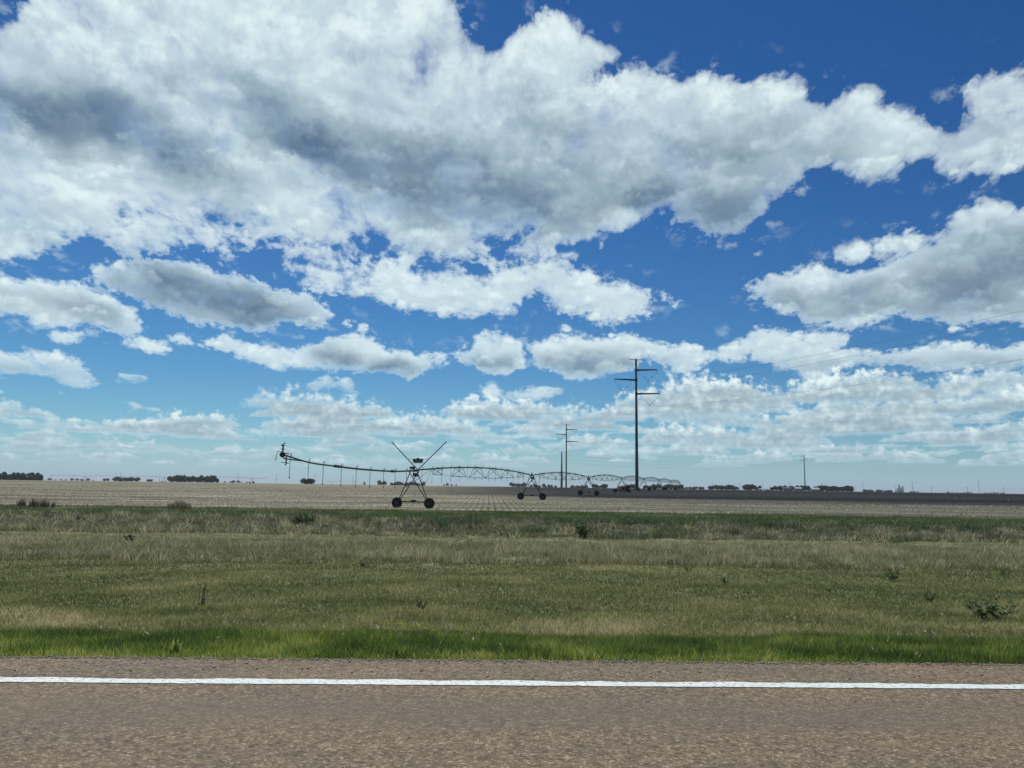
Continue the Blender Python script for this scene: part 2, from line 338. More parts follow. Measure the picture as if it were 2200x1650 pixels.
# ---------- materials ----------
def newmat(name):
    m = bpy.data.materials.new(name); m.use_nodes = True; nt = m.node_tree
    return m, nt, nt.nodes['Principled BSDF']
def mat_plain(name, col, rough=.6, metal=0.0, var=.25, scale=3.0, spec=.4):
    """paint, steel or wood with weathering: colour varied by noise"""
    m, nt, b = newmat(name); N = nt.nodes; K = nt.links
    tc = N.new('ShaderNodeTexCoord'); nz = N.new('ShaderNodeTexNoise'); nz.inputs['Scale'].default_value = scale; nz.inputs['Detail'].default_value = 5
    K.new(tc.outputs['Object'], nz.inputs['Vector'])
    r = N.new('ShaderNodeValToRGB'); K.new(nz.outputs[0], r.inputs[0])
    r.color_ramp.elements[0].position = .3; r.color_ramp.elements[1].position = .7
    r.color_ramp.elements[0].color = (*[c*(1-var) for c in col], 1); r.color_ramp.elements[1].color = (*[min(1, c*(1+var)) for c in col], 1)
    K.new(r.outputs[0], b.inputs['Base Color']); b.inputs['Roughness'].default_value = rough; b.inputs['Metallic'].default_value = metal
    b.inputs['Specular IOR Level'].default_value = spec
    return m
def mat_leaf(name, stops, trans=.45, rough=.6):
    """thin leaves and blades: reflect and let light through; colour from a per-blade random value"""
    m = bpy.data.materials.new(name); m.use_nodes = True; nt = m.node_tree; N = nt.nodes; K = nt.links; N.clear()
    at = N.new('ShaderNodeAttribute'); at.attribute_name = 'rnd'
    r = N.new('ShaderNodeValToRGB'); K.new(at.outputs['Fac'], r.inputs[0]); e = r.color_ramp.elements
    e[0].position, e[0].color = stops[0][0], (*stops[0][1], 1); e[1].position, e[1].color = stops[-1][0], (*stops[-1][1], 1)
    for p, c in stops[1:-1]: e.new(p).color = (*c, 1)
    d = N.new('ShaderNodeBsdfDiffuse'); t = N.new('ShaderNodeBsdfTranslucent'); g = N.new('ShaderNodeBsdfGlossy'); g.inputs['Roughness'].default_value = .45
    K.new(r.outputs[0], d.inputs[0]); K.new(r.outputs[0], t.inputs[0]); g.inputs[0].default_value = (.5, .5, .5, 1)
    mx = N.new('ShaderNodeMixShader'); mx.inputs[0].default_value = trans; K.new(d.outputs[0], mx.inputs[1]); K.new(t.outputs[0], mx.inputs[2])
    m2 = N.new('ShaderNodeMixShader'); m2.inputs[0].default_value = .04; K.new(mx.outputs[0], m2.inputs[1]); K.new(g.outputs[0], m2.inputs[2])
    o = N.new('ShaderNodeOutputMaterial'); K.new(m2.outputs[0], o.inputs[0])
    return m

# ============================ ground ============================
PSI = math.atan2(.2205, 7.7837)               # the road runs almost square to the view
_ct, _st = math.cos(PSI), math.sin(PSI)
def ts2xy(t, s): return t*_ct-s*_st, t*_st+s*_ct
def xy2ts(x, y): return x*_ct+y*_st, -x*_st+y*_ct
_PS = np.array([-15000, -14, -4, 6.8, 7.1, 8.0, 9.2, 12, 17, 23, 30, 41, 44.5, 50, 54, 58, 66, 78, 87, 133, 180, 226, 272, 318, 430, 700, 1500, 4000, 16000])
_PZ = np.array([-2, -.6, -.03, -.03, -.06, -.18, -.37, -.8, -1.1, -1.2, -1.22, -1.27, -1.32, -.80, -.80, -.81, -.87, -.97, -1.02, -.67, -.29, .24, .72, .95, 1.0, 1.0, .9, .6, 0.0])
def zg(t, s):
    """height of the ground at t along the road and s away from it"""
    t = np.asarray(t, float); s = np.asarray(s, float)
    z = np.interp(s, _PS, _PZ)
    a = np.clip((s-7.2)/3, 0, 1)*np.clip((80-s)/10, 0, 1)
    b = np.exp(-((s-50)/7.0)**2)
    tt, ss = np.atleast_1d(t*.35+50), np.atleast_1d(s*.5+50)
    return z+(a*.07*perlin(tt, ss)+b*.22*perlin(tt*1.3, ss)+a*.012*perlin(tt*4, ss*3)).reshape(np.shape(z))
def zxy(x, y):
    t, s = xy2ts(x, y); return float(zg(t, s))
def ray(u, v):
    d = _F+(u-CX)/FPX*_R+(CY-v)/FPX*_U
    return d
def ground_hit(u, v):
    """where the line of sight through (u, v) meets the ground"""
    d = ray(u, v); k = 3.0
    while k < 9000:
        x, y, z = d[0]*k, d[1]*k, CAMZ+d[2]*k
        if z <= zxy(x, y): return Vector((x, y, zxy(x, y)))
        k *= 1.002
    return Vector((x, y, zxy(x, y)))
def far_at(u, D, v=1045.0):
    """point on the ground at depth D in the direction of column u"""
    d = ray(u, v); x = d[0]/d[1]*D
    return Vector((x, D, zxy(x, D)))

def sheet(name, tl, sl, mat, z=None, dz=0.0):
    T, S = np.meshgrid(tl, sl); Z = (zg(T, S) if z is None else z(T, S))+dz
    X, Y = ts2xy(T, S); n, m = T.shape
    me = bpy.data.meshes.new(name); me.vertices.add(n*m); me.vertices.foreach_set('co', np.stack([X, Y, Z], -1).astype(np.float32).ravel())
    i = np.arange(n*m).reshape(n, m); q = np.stack([i[:-1,:-1], i[:-1,1:], i[1:,1:], i[1:,:-1]], -1).reshape(-1)
    nq = (n-1)*(m-1); me.loops.add(nq*4); me.loops.foreach_set('vertex_index', q.astype(np.int32))
    me.polygons.add(nq); me.polygons.foreach_set('loop_start', np.arange(nq, dtype=np.int32)*4)
    me.polygons.foreach_set('use_smooth', np.ones(nq, bool))
    ts = np.stack([T, S, np.zeros_like(T)], -1).astype(np.float32).ravel()
    at = me.attributes.new('ts', 'FLOAT_VECTOR', 'POINT'); at.data.foreach_set('vector', ts)
    me.materials.append(mat); me.update(calc_edges=True)
    o = bpy.data.objects.new(name, me); COL.objects.link(o); o['kind'] = 'structure'
    return o

def ground_material():
    m, nt, b = newmat('ground_soil_and_turf'); N = nt.nodes; K = nt.links
    b.inputs['Roughness'].default_value = .95; b.inputs['Specular IOR Level'].default_value = .1
    at = N.new('ShaderNodeAttribute'); at.attribute_name = 'ts'; sp = N.new('ShaderNodeSeparateXYZ'); K.new(at.outputs['Vector'], sp.inputs[0]); T, S, _ = sp.outputs
    def mth(op, a, c=None, clamp=False):
        n = N.new('ShaderNodeMath'); n.operation = op; n.use_clamp = clamp
        for i, x in enumerate((a, c)):
            if x is None: continue
            if isinstance(x, (int, float)): n.inputs[i].default_value = x
            else: K.new(x, n.inputs[i])
        return n.outputs[0]
    def noise(scx, scy, detail=4, rough=.55, w=0):
        mp = N.new('ShaderNodeMapping'); K.new(at.outputs['Vector'], mp.inputs[0]); mp.inputs['Scale'].default_value = (scx, scy, 1); mp.inputs['Location'].default_value = (w, w*1.7, 0)
        n = N.new('ShaderNodeTexNoise'); n.inputs['Scale'].default_value = 1; n.inputs['Detail'].default_value = detail; n.inputs['Roughness'].default_value = rough
        K.new(mp.outputs[0], n.inputs['Vector']); return n.outputs[0]
    def mixc(f, a, c):
        n = N.new('ShaderNodeMix'); n.data_type = 'RGBA'
        for i, x in ((0, f), (6, a), (7, c)):
            if isinstance(x, tuple): n.inputs[i].default_value = (*x, 1)
            elif isinstance(x, (int, float)): n.inputs[i].default_value = x
            else: K.new(x, n.inputs[i])
        return n.outputs[2]
    def two(f, a, c, lo=.35, hi=.65):
        mr = N.new('ShaderNodeMapRange'); mr.interpolation_type = 'SMOOTHSTEP'; K.new(f, mr.inputs[0]); mr.inputs[1].default_value = lo; mr.inputs[2].default_value = hi
        return mixc(mr.outputs[0], a, c)
    def step(x, at_, w, wob=None, amp=0):
        if wob is not None: x = mth('ADD', x, mth('MULTIPLY', mth('SUBTRACT', wob, .5), amp))
        mr = N.new('ShaderNodeMapRange'); mr.interpolation_type = 'SMOOTHSTEP'; K.new(x, mr.inputs[0]); mr.inputs[1].default_value = at_-w; mr.inputs[2].default_value = at_+w
        return mr.outputs[0]
    fine = noise(9, 9, 6, .65); mid = noise(1.1, 1.6, 5, .6, 3); big = noise(.12, .2, 4, .5, 7); streak = noise(.012, .11, 4, .55, 11); vstreak = noise(.0016, .028, 5, .6, 5)
    edge = noise(.25, .25, 4, .6, 21)
    gravel = two(fine, s2l(92,82,70), s2l(132,120,104))
    turf = two(mid, s2l(70,84,42), s2l(96,104,58))
    olive = two(fine, s2l(90,98,64), s2l(122,122,88))
    dry = two(mid, s2l(112,114,84), s2l(150,146,116))
    litter = two(mid, s2l(52,52,46), s2l(104,100,86))
    marg = two(mid, s2l(62,82,38), s2l(80,96,48))
    # corn stubble in rows about 0.76 m apart, running away from the road
    wv = mth('SINE', mth('MULTIPLY', T, 2*math.pi/.76)); row = mth('MULTIPLY', mth('ADD', wv, 1.0), .5)
    tan = two(fine, s2l(104,100,82), s2l(152,148,124))
    soil = two(mid, s2l(88,82,68), s2l(112,104,88))
    stub = mixc(mth('MULTIPLY', row, .55), tan, soil)
    stub = mixc(mth('MULTIPLY', step(streak, .52, .07), .62), stub, s2l(86,84,74))
    stub = mixc(mth('MULTIPLY', step(noise(.03, .16, 5, .6, 33), .54, .04), .6), stub, s2l(176,172,150))
    dark = two(vstreak, s2l(16,19,22), s2l(50,52,51), .36, .70)
    farf = two(vstreak, s2l(112,108,90), s2l(158,150,122), .38, .62)
    farf = mixc(step(noise(.0011, .017, 3, .5, 40), .57, .05), farf, s2l(90,92,84))
    c = gravel
    c = mixc(step(S, 7.02, .08, noise(1.4, 1.4, 5, .65, 61), 1.0), c, turf)
    c = mixc(step(S, 11.4, .4, edge, 1.8), c, olive)
    c = mixc(step(S, 26.5, 1.0, edge, 4), c, dry)
    c = mixc(step(S, 44, 1.5, edge, 5), c, litter)
    c = mixc(step(S, 56, 1.5, edge, 6), c, marg)
    stub = mixc(mth('MULTIPLY', step(T, 12, 22, big, 30), .62), stub, two(fine, s2l(70,69,64), s2l(104,101,90)))
    # the darker ground beyond: reaches in from the right
    c = mixc(step(S, 76, 1.5, edge, 5), c, stub)
    lim = mth('SUBTRACT', 168.0, mth('MULTIPLY', T, .43))
    dk = step(mth('SUBTRACT', S, lim), 0, 14, streak, 60)
    dk = mth('MULTIPLY', dk, step(T, -12, 40, big, 60))
    c = mixc(step(S, 260, 40, streak, 90), c, farf)
    c = mixc(dk, c, dark)
    K.new(c, b.inputs['Base Color'])
    bp = N.new('ShaderNodeBump'); bp.inputs['Strength'].default_value = .6; bp.inputs['Distance'].default_value = .08
    K.new(mth('ADD', fine, mid), bp.inputs['Height']); K.new(bp.outputs[0], b.inputs['Normal'])
    return m
def spaced(a, b, first, ratio):
    r = [a]; d = first
    while r[-1] < b: r.append(r[-1]+d); d *= ratio
    r[-1] = b; return np.array(r)
_far = spaced(95, 15000, 4, 1.12)
sheet('ground', np.concatenate([-_far[::-1], np.linspace(-94, 94, 236), _far]),
      np.concatenate([-spaced(14, 9000, 4, 1.3)[::-1], [-10, -4, 2, 6.5], np.arange(6.8, 95, .45), spaced(95.2, 15000, 1.5, 1.05)]), ground_material())

def road_material():
    m, nt, b = newmat('chip_seal_asphalt'); N = nt.nodes; K = nt.links
    at = N.new('ShaderNodeAttribute'); at.attribute_name = 'ts'
    def noise(sx, sy, d, r, w=0):
        mp = N.new('ShaderNodeMapping'); K.new(at.outputs['Vector'], mp.inputs[0]); mp.inputs['Scale'].default_value = (sx, sy, 1); mp.inputs['Location'].default_value = (w, w, 0)
        n = N.new('ShaderNodeTexNoise'); n.inputs['Scale'].default_value = 1; n.inputs['Detail'].default_value = d; n.inputs['Roughness'].default_value = r; K.new(mp.outputs[0], n.inputs['Vector']); return n.outputs[0]
    def ramp(f, stops):
        r = N.new('ShaderNodeValToRGB'); K.new(f, r.inputs[0]); e = r.color_ramp.elements
        e[0].position, e[0].color = stops[0][0], (*stops[0][1], 1); e[1].position, e[1].color = stops[-1][0], (*stops[-1][1], 1)
        for p, c in stops[1:-1]: e.new(p).color = (*c, 1)
        return r.outputs[0]
    def mix(f, a, c, bt='MIX'):
        n = N.new('ShaderNodeMix'); n.data_type = 'RGBA'; n.blend_type = bt
        for i, x in ((0, f), (6, a), (7, c)):
            if isinstance(x, (int, float)): n.inputs[i].default_value = x
            elif isinstance(x, tuple): n.inputs[i].default_value = (*x, 1)
            else: K.new(x, n.inputs[i])
        return n.outputs[2]
    vo = N.new('ShaderNodeTexVoronoi'); mp = N.new('ShaderNodeMapping'); K.new(at.outputs['Vector'], mp.inputs[0]); mp.inputs['Scale'].default_value = (62, 62, 1); K.new(mp.outputs[0], vo.inputs['Vector']); vo.inputs['Scale'].default_value = 1
    sepc = N.new('ShaderNodeSeparateColor'); K.new(vo.outputs['Color'], sepc.inputs[0])
    stone = ramp(sepc.outputs[0], [(0, s2l(49,43,37)), (.22, s2l(93,82,68)), (.6, s2l(126,111,92)), (.88, s2l(160,142,116)), (1, s2l(213,196,167))])
    med = ramp(noise(14, 14, 5, .7), [(.32, s2l(67,59,49)), (.5, s2l(112,99,82)), (.68, s2l(149,133,108))])
    c = mix(.55, stone, med)
    bigr = ramp(noise(.5, 1.4, 4, .6, 4), [(.3, (.80, .84, .88)), (.7, (1.12, 1.07, 1.0))])
    c = mix(1.0, c, bigr, 'MULTIPLY')
    # the wheel path is rubbed greyer and smoother
    sp = N.new('ShaderNodeSeparateXYZ'); K.new(at.outputs['Vector'], sp.inputs[0])
    wp = ramp(sp.outputs[1], [(0, (0, 0, 0)), (1, (0, 0, 0))])
    mr = N.new('ShaderNodeMath'); mr.operation = 'SUBTRACT'; K.new(sp.outputs[1], mr.inputs[0]); mr.inputs[1].default_value = 5.35
    m2 = N.new('ShaderNodeMath'); m2.operation = 'MULTIPLY'; K.new(mr.outputs[0], m2.inputs[0]); K.new(mr.outputs[0], m2.inputs[1])
    m3 = N.new('ShaderNodeMapRange'); K.new(m2.outputs[0], m3.inputs[0]); m3.inputs[1].default_value = 0; m3.inputs[2].default_value = .25; m3.inputs[3].default_value = .45; m3.inputs[4].default_value = 0
    c = mix(m3.outputs[0], c, s2l(110,99,85))
    tb = N.new('ShaderNodeMapRange'); K.new(noise(2.6, 30, 3, .5, 8), tb.inputs[0]); tb.inputs[1].default_value = .54; tb.inputs[2].default_value = .62
    n1 = N.new('ShaderNodeMath'); n1.operation = 'SUBTRACT'; K.new(sp.outputs[1], n1.inputs[0]); n1.inputs[1].default_value = 6.265
    n2 = N.new('ShaderNodeMath'); n2.operation = 'ABSOLUTE'; K.new(n1.outputs[0], n2.inputs[0])
    n3 = N.new('ShaderNodeMapRange'); K.new(n2.outputs[0], n3.inputs[0]); n3.inputs[1].default_value = .03; n3.inputs[2].default_value = .08; n3.inputs[3].default_value = .75; n3.inputs[4].default_value = 0
    n4 = N.new('ShaderNodeMath'); n4.operation = 'MULTIPLY'; K.new(tb.outputs[0], n4.inputs[0]); K.new(n3.outputs[0], n4.inputs[1])
    c = mix(n4.outputs[0], c, s2l(69,62,60))
    K.new(c, b.inputs['Base Color']); b.inputs['Roughness'].default_value = .85; b.inputs['Specular IOR Level'].default_value = .25
    bp = N.new('ShaderNodeBump'); bp.inputs['Strength'].default_value = .5; bp.inputs['Distance'].default_value = .012; K.new(vo.outputs['Distance'], bp.inputs['Height']); K.new(bp.outputs[0], b.inputs['Normal'])
    return m
def road_z(T, S): return .032-.012*np.clip(np.abs(S-2.4)-1, 0, 9)
_rt = np.concatenate([-_far[::-1], np.linspace(-94, 94, 189), _far]); _rt = _rt[np.abs(_rt) < 2000]
sheet('road', _rt, np.array([-3.2, -1.2, 1.4, 3.4, 5, 6, 6.7, 7.02]), road_material(), road_z)
def paint_material():
    m, nt, b = newmat('worn_white_paint'); N = nt.nodes; K = nt.links
    at = N.new('ShaderNodeAttribute'); at.attribute_name = 'ts'
    n = N.new('ShaderNodeTexNoise'); n.inputs['Scale'].default_value = 26; n.inputs['Detail'].default_value = 6; n.inputs['Roughness'].default_value = .7; K.new(at.outputs['Vector'], n.inputs['Vector'])
    r = N.new('ShaderNodeValToRGB'); K.new(n.outputs[0], r.inputs[0]); e = r.color_ramp.elements
    e[0].position, e[0].color = .36, (*s2l(104,98,88), 1); e[1].position, e[1].color = .66, (.82, .86, .83, 1); q = e.new(.44); q.color = (.60, .64, .62, 1)
    K.new(r.outputs[0], b.inputs['Base Color']); b.inputs['Roughness'].default_value = .7
    bp = N.new('ShaderNodeBump'); bp.inputs['Strength'].default_value = .4; bp.inputs['Distance'].default_value = .006; K.new(n.outputs[0], bp.inputs['Height']); K.new(bp.outputs[0], b.inputs['Normal'])
    return m
def edge_line():
    t = np.concatenate([np.linspace(-60, -12, 97), np.arange(-11.9, 12, .05), np.linspace(12.1, 60, 97)])
    w = .018*perlin(t*1.6, t*0+.5)+.020*perlin(t*4.0, t*0+3.3)+.018*perlin(t*15, t*0+6.1); w2 = .008*perlin(t*5, t*0+9.2)+.009*perlin(t*19, t*0+1.2)
    T = np.stack([t, t], 0); S = np.stack([6.085+w2, 6.235+w], 0)
    X, Y = ts2xy(T, S); Z = road_z(T, S)+.005; n = len(t)
    me = bpy.data.meshes.new('edge_line'); me.from_pydata(list(zip(X.ravel(), Y.ravel(), Z.ravel())), [], [(i, i+1, n+i+1, n+i) for i in range(n-1)])
    a = me.attributes.new('ts', 'FLOAT_VECTOR', 'POINT'); a.data.foreach_set('vector', np.stack([T, S, T*0], -1).astype(np.float32).ravel())
    me.materials.append(paint_material()); o = bpy.data.objects.new('edge_line', me); COL.objects.link(o); o['kind'] = 'structure'
edge_line()
# ============================ ground cover ============================
RS = np.random.RandomState(3)
def blades(name, t, s, h, w, lean, rnd, mat, yaw=None, simple=False, ldir=None, zoff=0.0):
    """many thin blades as one mesh; t, s: where each stands, h height, w width, lean sideways throw of the tip"""
    n = len(t); x, y = ts2xy(t, s); z = zg(t, s)-.01+zoff
    yaw = RS.rand(n)*2*np.pi if yaw is None else yaw; ld = RS.rand(n)*2*np.pi if ldir is None else ldir
    bx, by = np.cos(yaw)*w/2, np.sin(yaw)*w/2; lx, ly = np.cos(ld)*lean, np.sin(ld)*lean
    if simple:
        v = np.stack([np.stack([x-bx, y-by, z], -1), np.stack([x+bx, y+by, z], -1), np.stack([x+lx, y+ly, z+h], -1)], 1); k = 3
        f = np.arange(n*3, dtype=np.int32); ls = np.arange(n, dtype=np.int32)*3
    else:
        mz = z+h*.6
        v = np.stack([np.stack([x-bx, y-by, z], -1), np.stack([x+bx, y+by, z], -1),
                      np.stack([x+bx*.75+lx*.35, y+by*.75+ly*.35, mz], -1), np.stack([x-bx*.75+lx*.35, y-by*.75+ly*.35, mz], -1), np.stack([x+lx, y+ly, z+h], -1)], 1); k = 5
        o = np.arange(n, dtype=np.int32)[:,None]*5; f = (o+np.array([0,1,2,3,3,2,4], np.int32)).ravel()
        ls = (np.arange(n, dtype=np.int32)[:,None]*7+np.array([0,4], np.int32)).ravel()
    me = bpy.data.meshes.new(name); me.vertices.add(n*k); me.vertices.foreach_set('co', v.astype(np.float32).ravel())
    me.loops.add(len(f)); me.loops.foreach_set('vertex_index', f); me.polygons.add(len(ls)); me.polygons.foreach_set('loop_start', ls)
    a = me.attributes.new('rnd', 'FLOAT', 'POINT'); a.data.foreach_set('value', np.repeat(np.clip(rnd, 0, 1), k).astype(np.float32))
    me.materials.append(mat); me.update(calc_edges=True)
    o = bpy.data.objects.new(name, me); COL.objects.link(o); o['kind'] = 'stuff'
    return o
def scatter(s0, s1, n, pad=3.0, k=.74, p=1.0):
    """n spots between s0 and s1 from the road, as wide as one can see and a little over; p > 0 thins them with distance"""
    s = []; t = []
    q = RS.rand(n*3); ss = s0+(s1-s0)*q; ww = (ss*k+pad)*ss**(-p); keep = RS.rand(n*3) < ww/ww.max(); ss = ss[keep][:n]
    tt = (RS.rand(len(ss))*2-1)*(ss*k+pad)
    return tt, ss
def clumps(s0, s1, n, per, rad, pad=3.0, k=.76, p=.8):
    """blades grouped into tussocks: returns t, s, the share of the way out from the middle, and one random number per tussock"""
    t, s = scatter(s0, s1, n, pad, k, p); m = len(t); idx = np.repeat(np.arange(m), per); a = RS.rand(m*per)*2*np.pi; r = RS.rand(m*per)**.7
    R = rad*(.5+RS.rand(m)); return t[idx]+np.cos(a)*r*R[idx], s[idx]+np.sin(a)*r*R[idx], r, RS.rand(m)[idx], a
def pn(t, s, sc, o=0.0, n=4, g=.5): return fbm(t*sc+o+100, s*sc+o*.7+100, n, g)

V_green = mat_leaf('verge_blade', [(0, (0.056,0.093,0.025)), (.42, (0.174,0.249,0.052)), (.78, (0.308,0.354,0.071)), (1, (0.560,0.557,0.190))], .5)
V_marg = mat_leaf('margin_blade', [(0, (0.040,0.070,0.019)), (.45, (0.105,0.155,0.038)), (.8, (0.200,0.230,0.068)), (1, (0.360,0.340,0.153))], .45)
V_olive = mat_leaf('mown_blade', [(0, (0.100,0.117,0.040)), (.45, (0.218,0.240,0.083)), (.75, (0.362,0.338,0.149)), (1, (0.661,0.560,0.324))], .40)
V_dry = mat_leaf('dry_blade', [(0, (0.082,0.094,0.045)), (.35, (0.192,0.204,0.101)), (.7, (0.340,0.325,0.189)), (1, (0.621,0.575,0.364))], .40)
V_stub = mat_leaf('stubble', [(0, (.10,.09,.06)), (.45, (.24,.21,.145)), (.8, (.42,.385,.28)), (1, (.80,.77,.62))], .25)
V_weed = mat_leaf('weed_leaf', [(0, (0.031,0.056,0.028)), (.5, (0.077,0.126,0.050)), (1, (0.168,0.238,0.098))], .40)
V_flower = mat_leaf('yellow_bloom', [(0, (.35,.38,.03)), (1, (.55,.50,.04))], .4)
V_brush = mat_leaf('dead_brush', [(0, (.06,.055,.042)), (.5, (.16,.14,.105)), (1, (.36,.32,.25))], .3)

def verge():
    t, s = scatter(6.88, 12.2, 370000, 6.5, .80, .9)
    edge = 7.0+.40*pn(t, s*0, .9, 3)+.34*pn(t, s*0, 3.5, 9)+.07*RS.randn(len(t))
    bare = (pn(t, s, .55, 17) > .34) & (s < 7.45)
    k = (s > edge) & ~(bare & (RS.rand(len(s)) < .9)) & (RS.rand(len(s)) < np.clip((12.0-s)/.9+1.0*pn(t, s, .6, 4), 0, 1)); t, s = t[k], s[k]
    tall = np.clip(.5+1.3*pn(t, s, .8, 5), 0, 1); hump = np.exp(-((s-9.2)/.9)**2)
    h = (.045+.075*np.clip((s-6.95)/.8, 0, 1)+.09*hump*tall+.035*tall)*(.5+.7*RS.rand(len(s)))
    yel = .75*np.exp(-((s-7.2)/.35)**2)*np.clip(.5+1.2*pn(t, s, .45, 8), 0, 1)
    rnd = .36+.34*yel+.85*pn(t, s, .7, 2)+.5*pn(t, s, 2.5, 6)+.18*RS.randn(len(s))-.16*hump*tall
    rnd[RS.rand(len(s)) < .012] = 1.0
    blades('verge_grass', t, s, h, (.006+.006*RS.rand(len(s))), h*(.2+.35*RS.rand(len(s))), rnd, V_green)
    t, s, r, q, a = clumps(7.1, 10.9, 900, 16, .12, 6.5, .8, .9)
    h = (.03+.15*q*np.clip((s-7.1)/1.2, .15, 1))*(1.1-.4*r); blades('verge_broadleaf_weeds', t, s, h, .008+.022*RS.rand(len(s))*np.clip((s-7)/1.2, .2, 1), h*(.5+.9*r), .05+.42*q+.18*RS.randn(len(s)), V_green, ldir=a)
    t, s = scatter(7.3, 26, 520, 6, .78, 1.3); n = len(t)
    blades('pale_leaf_glints', t, s, .02+.03*RS.rand(n), .012+.014*RS.rand(n)+.0006*s, .02+.04*RS.rand(n), .8+.2*RS.rand(n), V_stub, zoff=.03+.22*RS.rand(n)*np.exp(-((s-8.7)/.8)**2)+.06)  # small near-white blades: leaf glints put into their colour
    # low yellow flowers in the taller verge
    t = np.concatenate([RS.normal(-.9, .75, 130), RS.normal(-7.0, .35, 18), RS.normal(2.6, .35, 10)]); s = np.concatenate([RS.normal(9.9, .2, 130), RS.normal(10.1, .1, 18), RS.normal(9.8, .2, 10)])
    n = len(t); blades('yellow_verge_flowers', t, s, np.full(n, .022), .014+.014*RS.rand(n), np.full(n, .02), RS.rand(n), V_flower, zoff=.17+.07*RS.rand(n))
def ditch():
    t, s = scatter(10.4, 27.6, 265000, 6.5, .76, 1.0)
    m = pn(t, s, .35, 12); k = RS.rand(len(s)) < np.clip((s-10.9)/.9, .12, 1); t, s, m = t[k], s[k], m[k]
    low = np.exp(-((s-24.5)/2.6)**2)+np.exp(-((s-18)/3)**2)*.4
    seed = np.exp(-((s-13)/1.6)**2)
    h = (.07+.06*RS.rand(len(s)))*(1+.5*m)*(1-.35*low)
    rnd = .46+.8*m+.18*RS.randn(len(s))-.16*low+.20*seed
    rnd[RS.rand(len(s)) < .01+.05*seed] = .95
    blades('mown_ditch_grass', t, s, h, .007+.006*RS.rand(len(s))+.0004*s, h*(.3+.7*RS.rand(len(s))), rnd, V_olive)
def dry():
    t, s = scatter(26.2, 45.5, 78000, 7, .76, .8)
    e = 27.0+1.0*pn(t, s*0, .3, 2)+.5*pn(t, s*0, 1.2, 6); k = s > e; t, s = t[k], s[k]
    m = pn(t, s, .22, 31); c = pn(t, s, .9, 35)
    h = np.clip((.13+.13*RS.rand(len(s)))*(1+.8*c+.4*m), .05, .6)*np.clip(1-(s-36)/11, .35, 1)
    g = np.exp(-((s-27.6)/1.3)**2)
    rnd = .50+.55*m+.35*c+.17*RS.randn(len(s))-.30*g
    blades('dry_grass', t, s, h, .014+.010*RS.rand(len(s)), h*(.3+.9*RS.rand(len(s))), rnd, V_dry)
    t, s, r, q, a = clumps(27.2, 44, 4700, 14, .22, 7)
    m = pn(t, s, .22, 31); h = np.clip((.20+.30*q)*(1.1-.5*r)*(1+.5*m), .06, .75)*np.clip(1-(s-34)/11, .30, 1)
    blades('dry_tussocks', t, s, h, .016+.012*RS.rand(len(s)), h*(.25+.9*r), .30+.62*q+.4*m+.14*RS.randn(len(s))-.18*(1-r), V_dry, ldir=a)
def bank():
    t, s = scatter(43.5, 58.5, 26000, 3, .76, .6)
    m = pn(t, s, .30, 51); c = pn(t, s, .8, 55)
    h = np.clip((.14+.18*RS.rand(len(s)))*(1+.9*c), .05, .7)
    blades('dead_ditch_weeds', t, s, h, .02+.02*RS.rand(len(s)), h*(.3+1.0*RS.rand(len(s))), .42+.6*c+.2*RS.randn(len(s)), V_dry)
    t, s, r, q, a = clumps(43, 59, 4600, 15, .34, 3, .76, .6)
    m = pn(t, s, .25, 51); green = (q*.9+1.5*m+np.clip((s-51)/6.0, -.6, .6)-.35*np.clip((-t-6)/10, -.5, 1)) > .50
    h = np.clip((.20+.36*q)*(1.1-.6*r)*(1+.7*m), .06, .8)
    w = ~green; n = w.sum(); blades('dead_ditch_tussocks', t[w], s[w], h[w], .022+.025*RS.rand(n), h[w]*(.3+1.0*r[w]), -.05+1.15*q[w]+.15*RS.randn(n)-.2*(1-r[w]), V_dry, ldir=a[w])
    w = green; n = w.sum(); blades('green_bank_weeds', t[w], s[w], h[w]*.9, .035+.04*RS.rand(n), h[w]*(.4+.9*r[w]), .25+.5*q[w]+.2*RS.randn(n), V_weed, ldir=a[w])
def margin():
    t, s = scatter(54, 80, 120000, 4, .76, .6)
    far = 75.5+4*pn(t, s*0, .15, 71); k = (s < far); t, s = t[k], s[k]
    m = pn(t, s, .12, 61); left = np.clip((-t-5)/14, 0, 1)
    h = np.clip((.15+.10*RS.rand(len(s)))*(1+.7*pn(t, s, .5, 66)), .05, .45)
    rnd = .42+.45*m+.15*RS.randn(len(s))+.10*left
    dry_ = RS.rand(len(s)) < np.clip(.65*left+1.6*m+.34, 0.05, .92)
    q = ~dry_; blades('field_margin_grass', t[q], s[q], h[q], .024+.02*RS.rand(q.sum()), h[q]*(.2+.6*RS.rand(q.sum())), rnd[q], V_marg)
    q = dry_; blades('field_margin_dry_grass', t[q], s[q], h[q]*.9, .024+.02*RS.rand(q.sum()), h[q]*(.3+.8*RS.rand(q.sum())), .40+.5*m[q]+.2*RS.randn(q.sum()), V_dry)
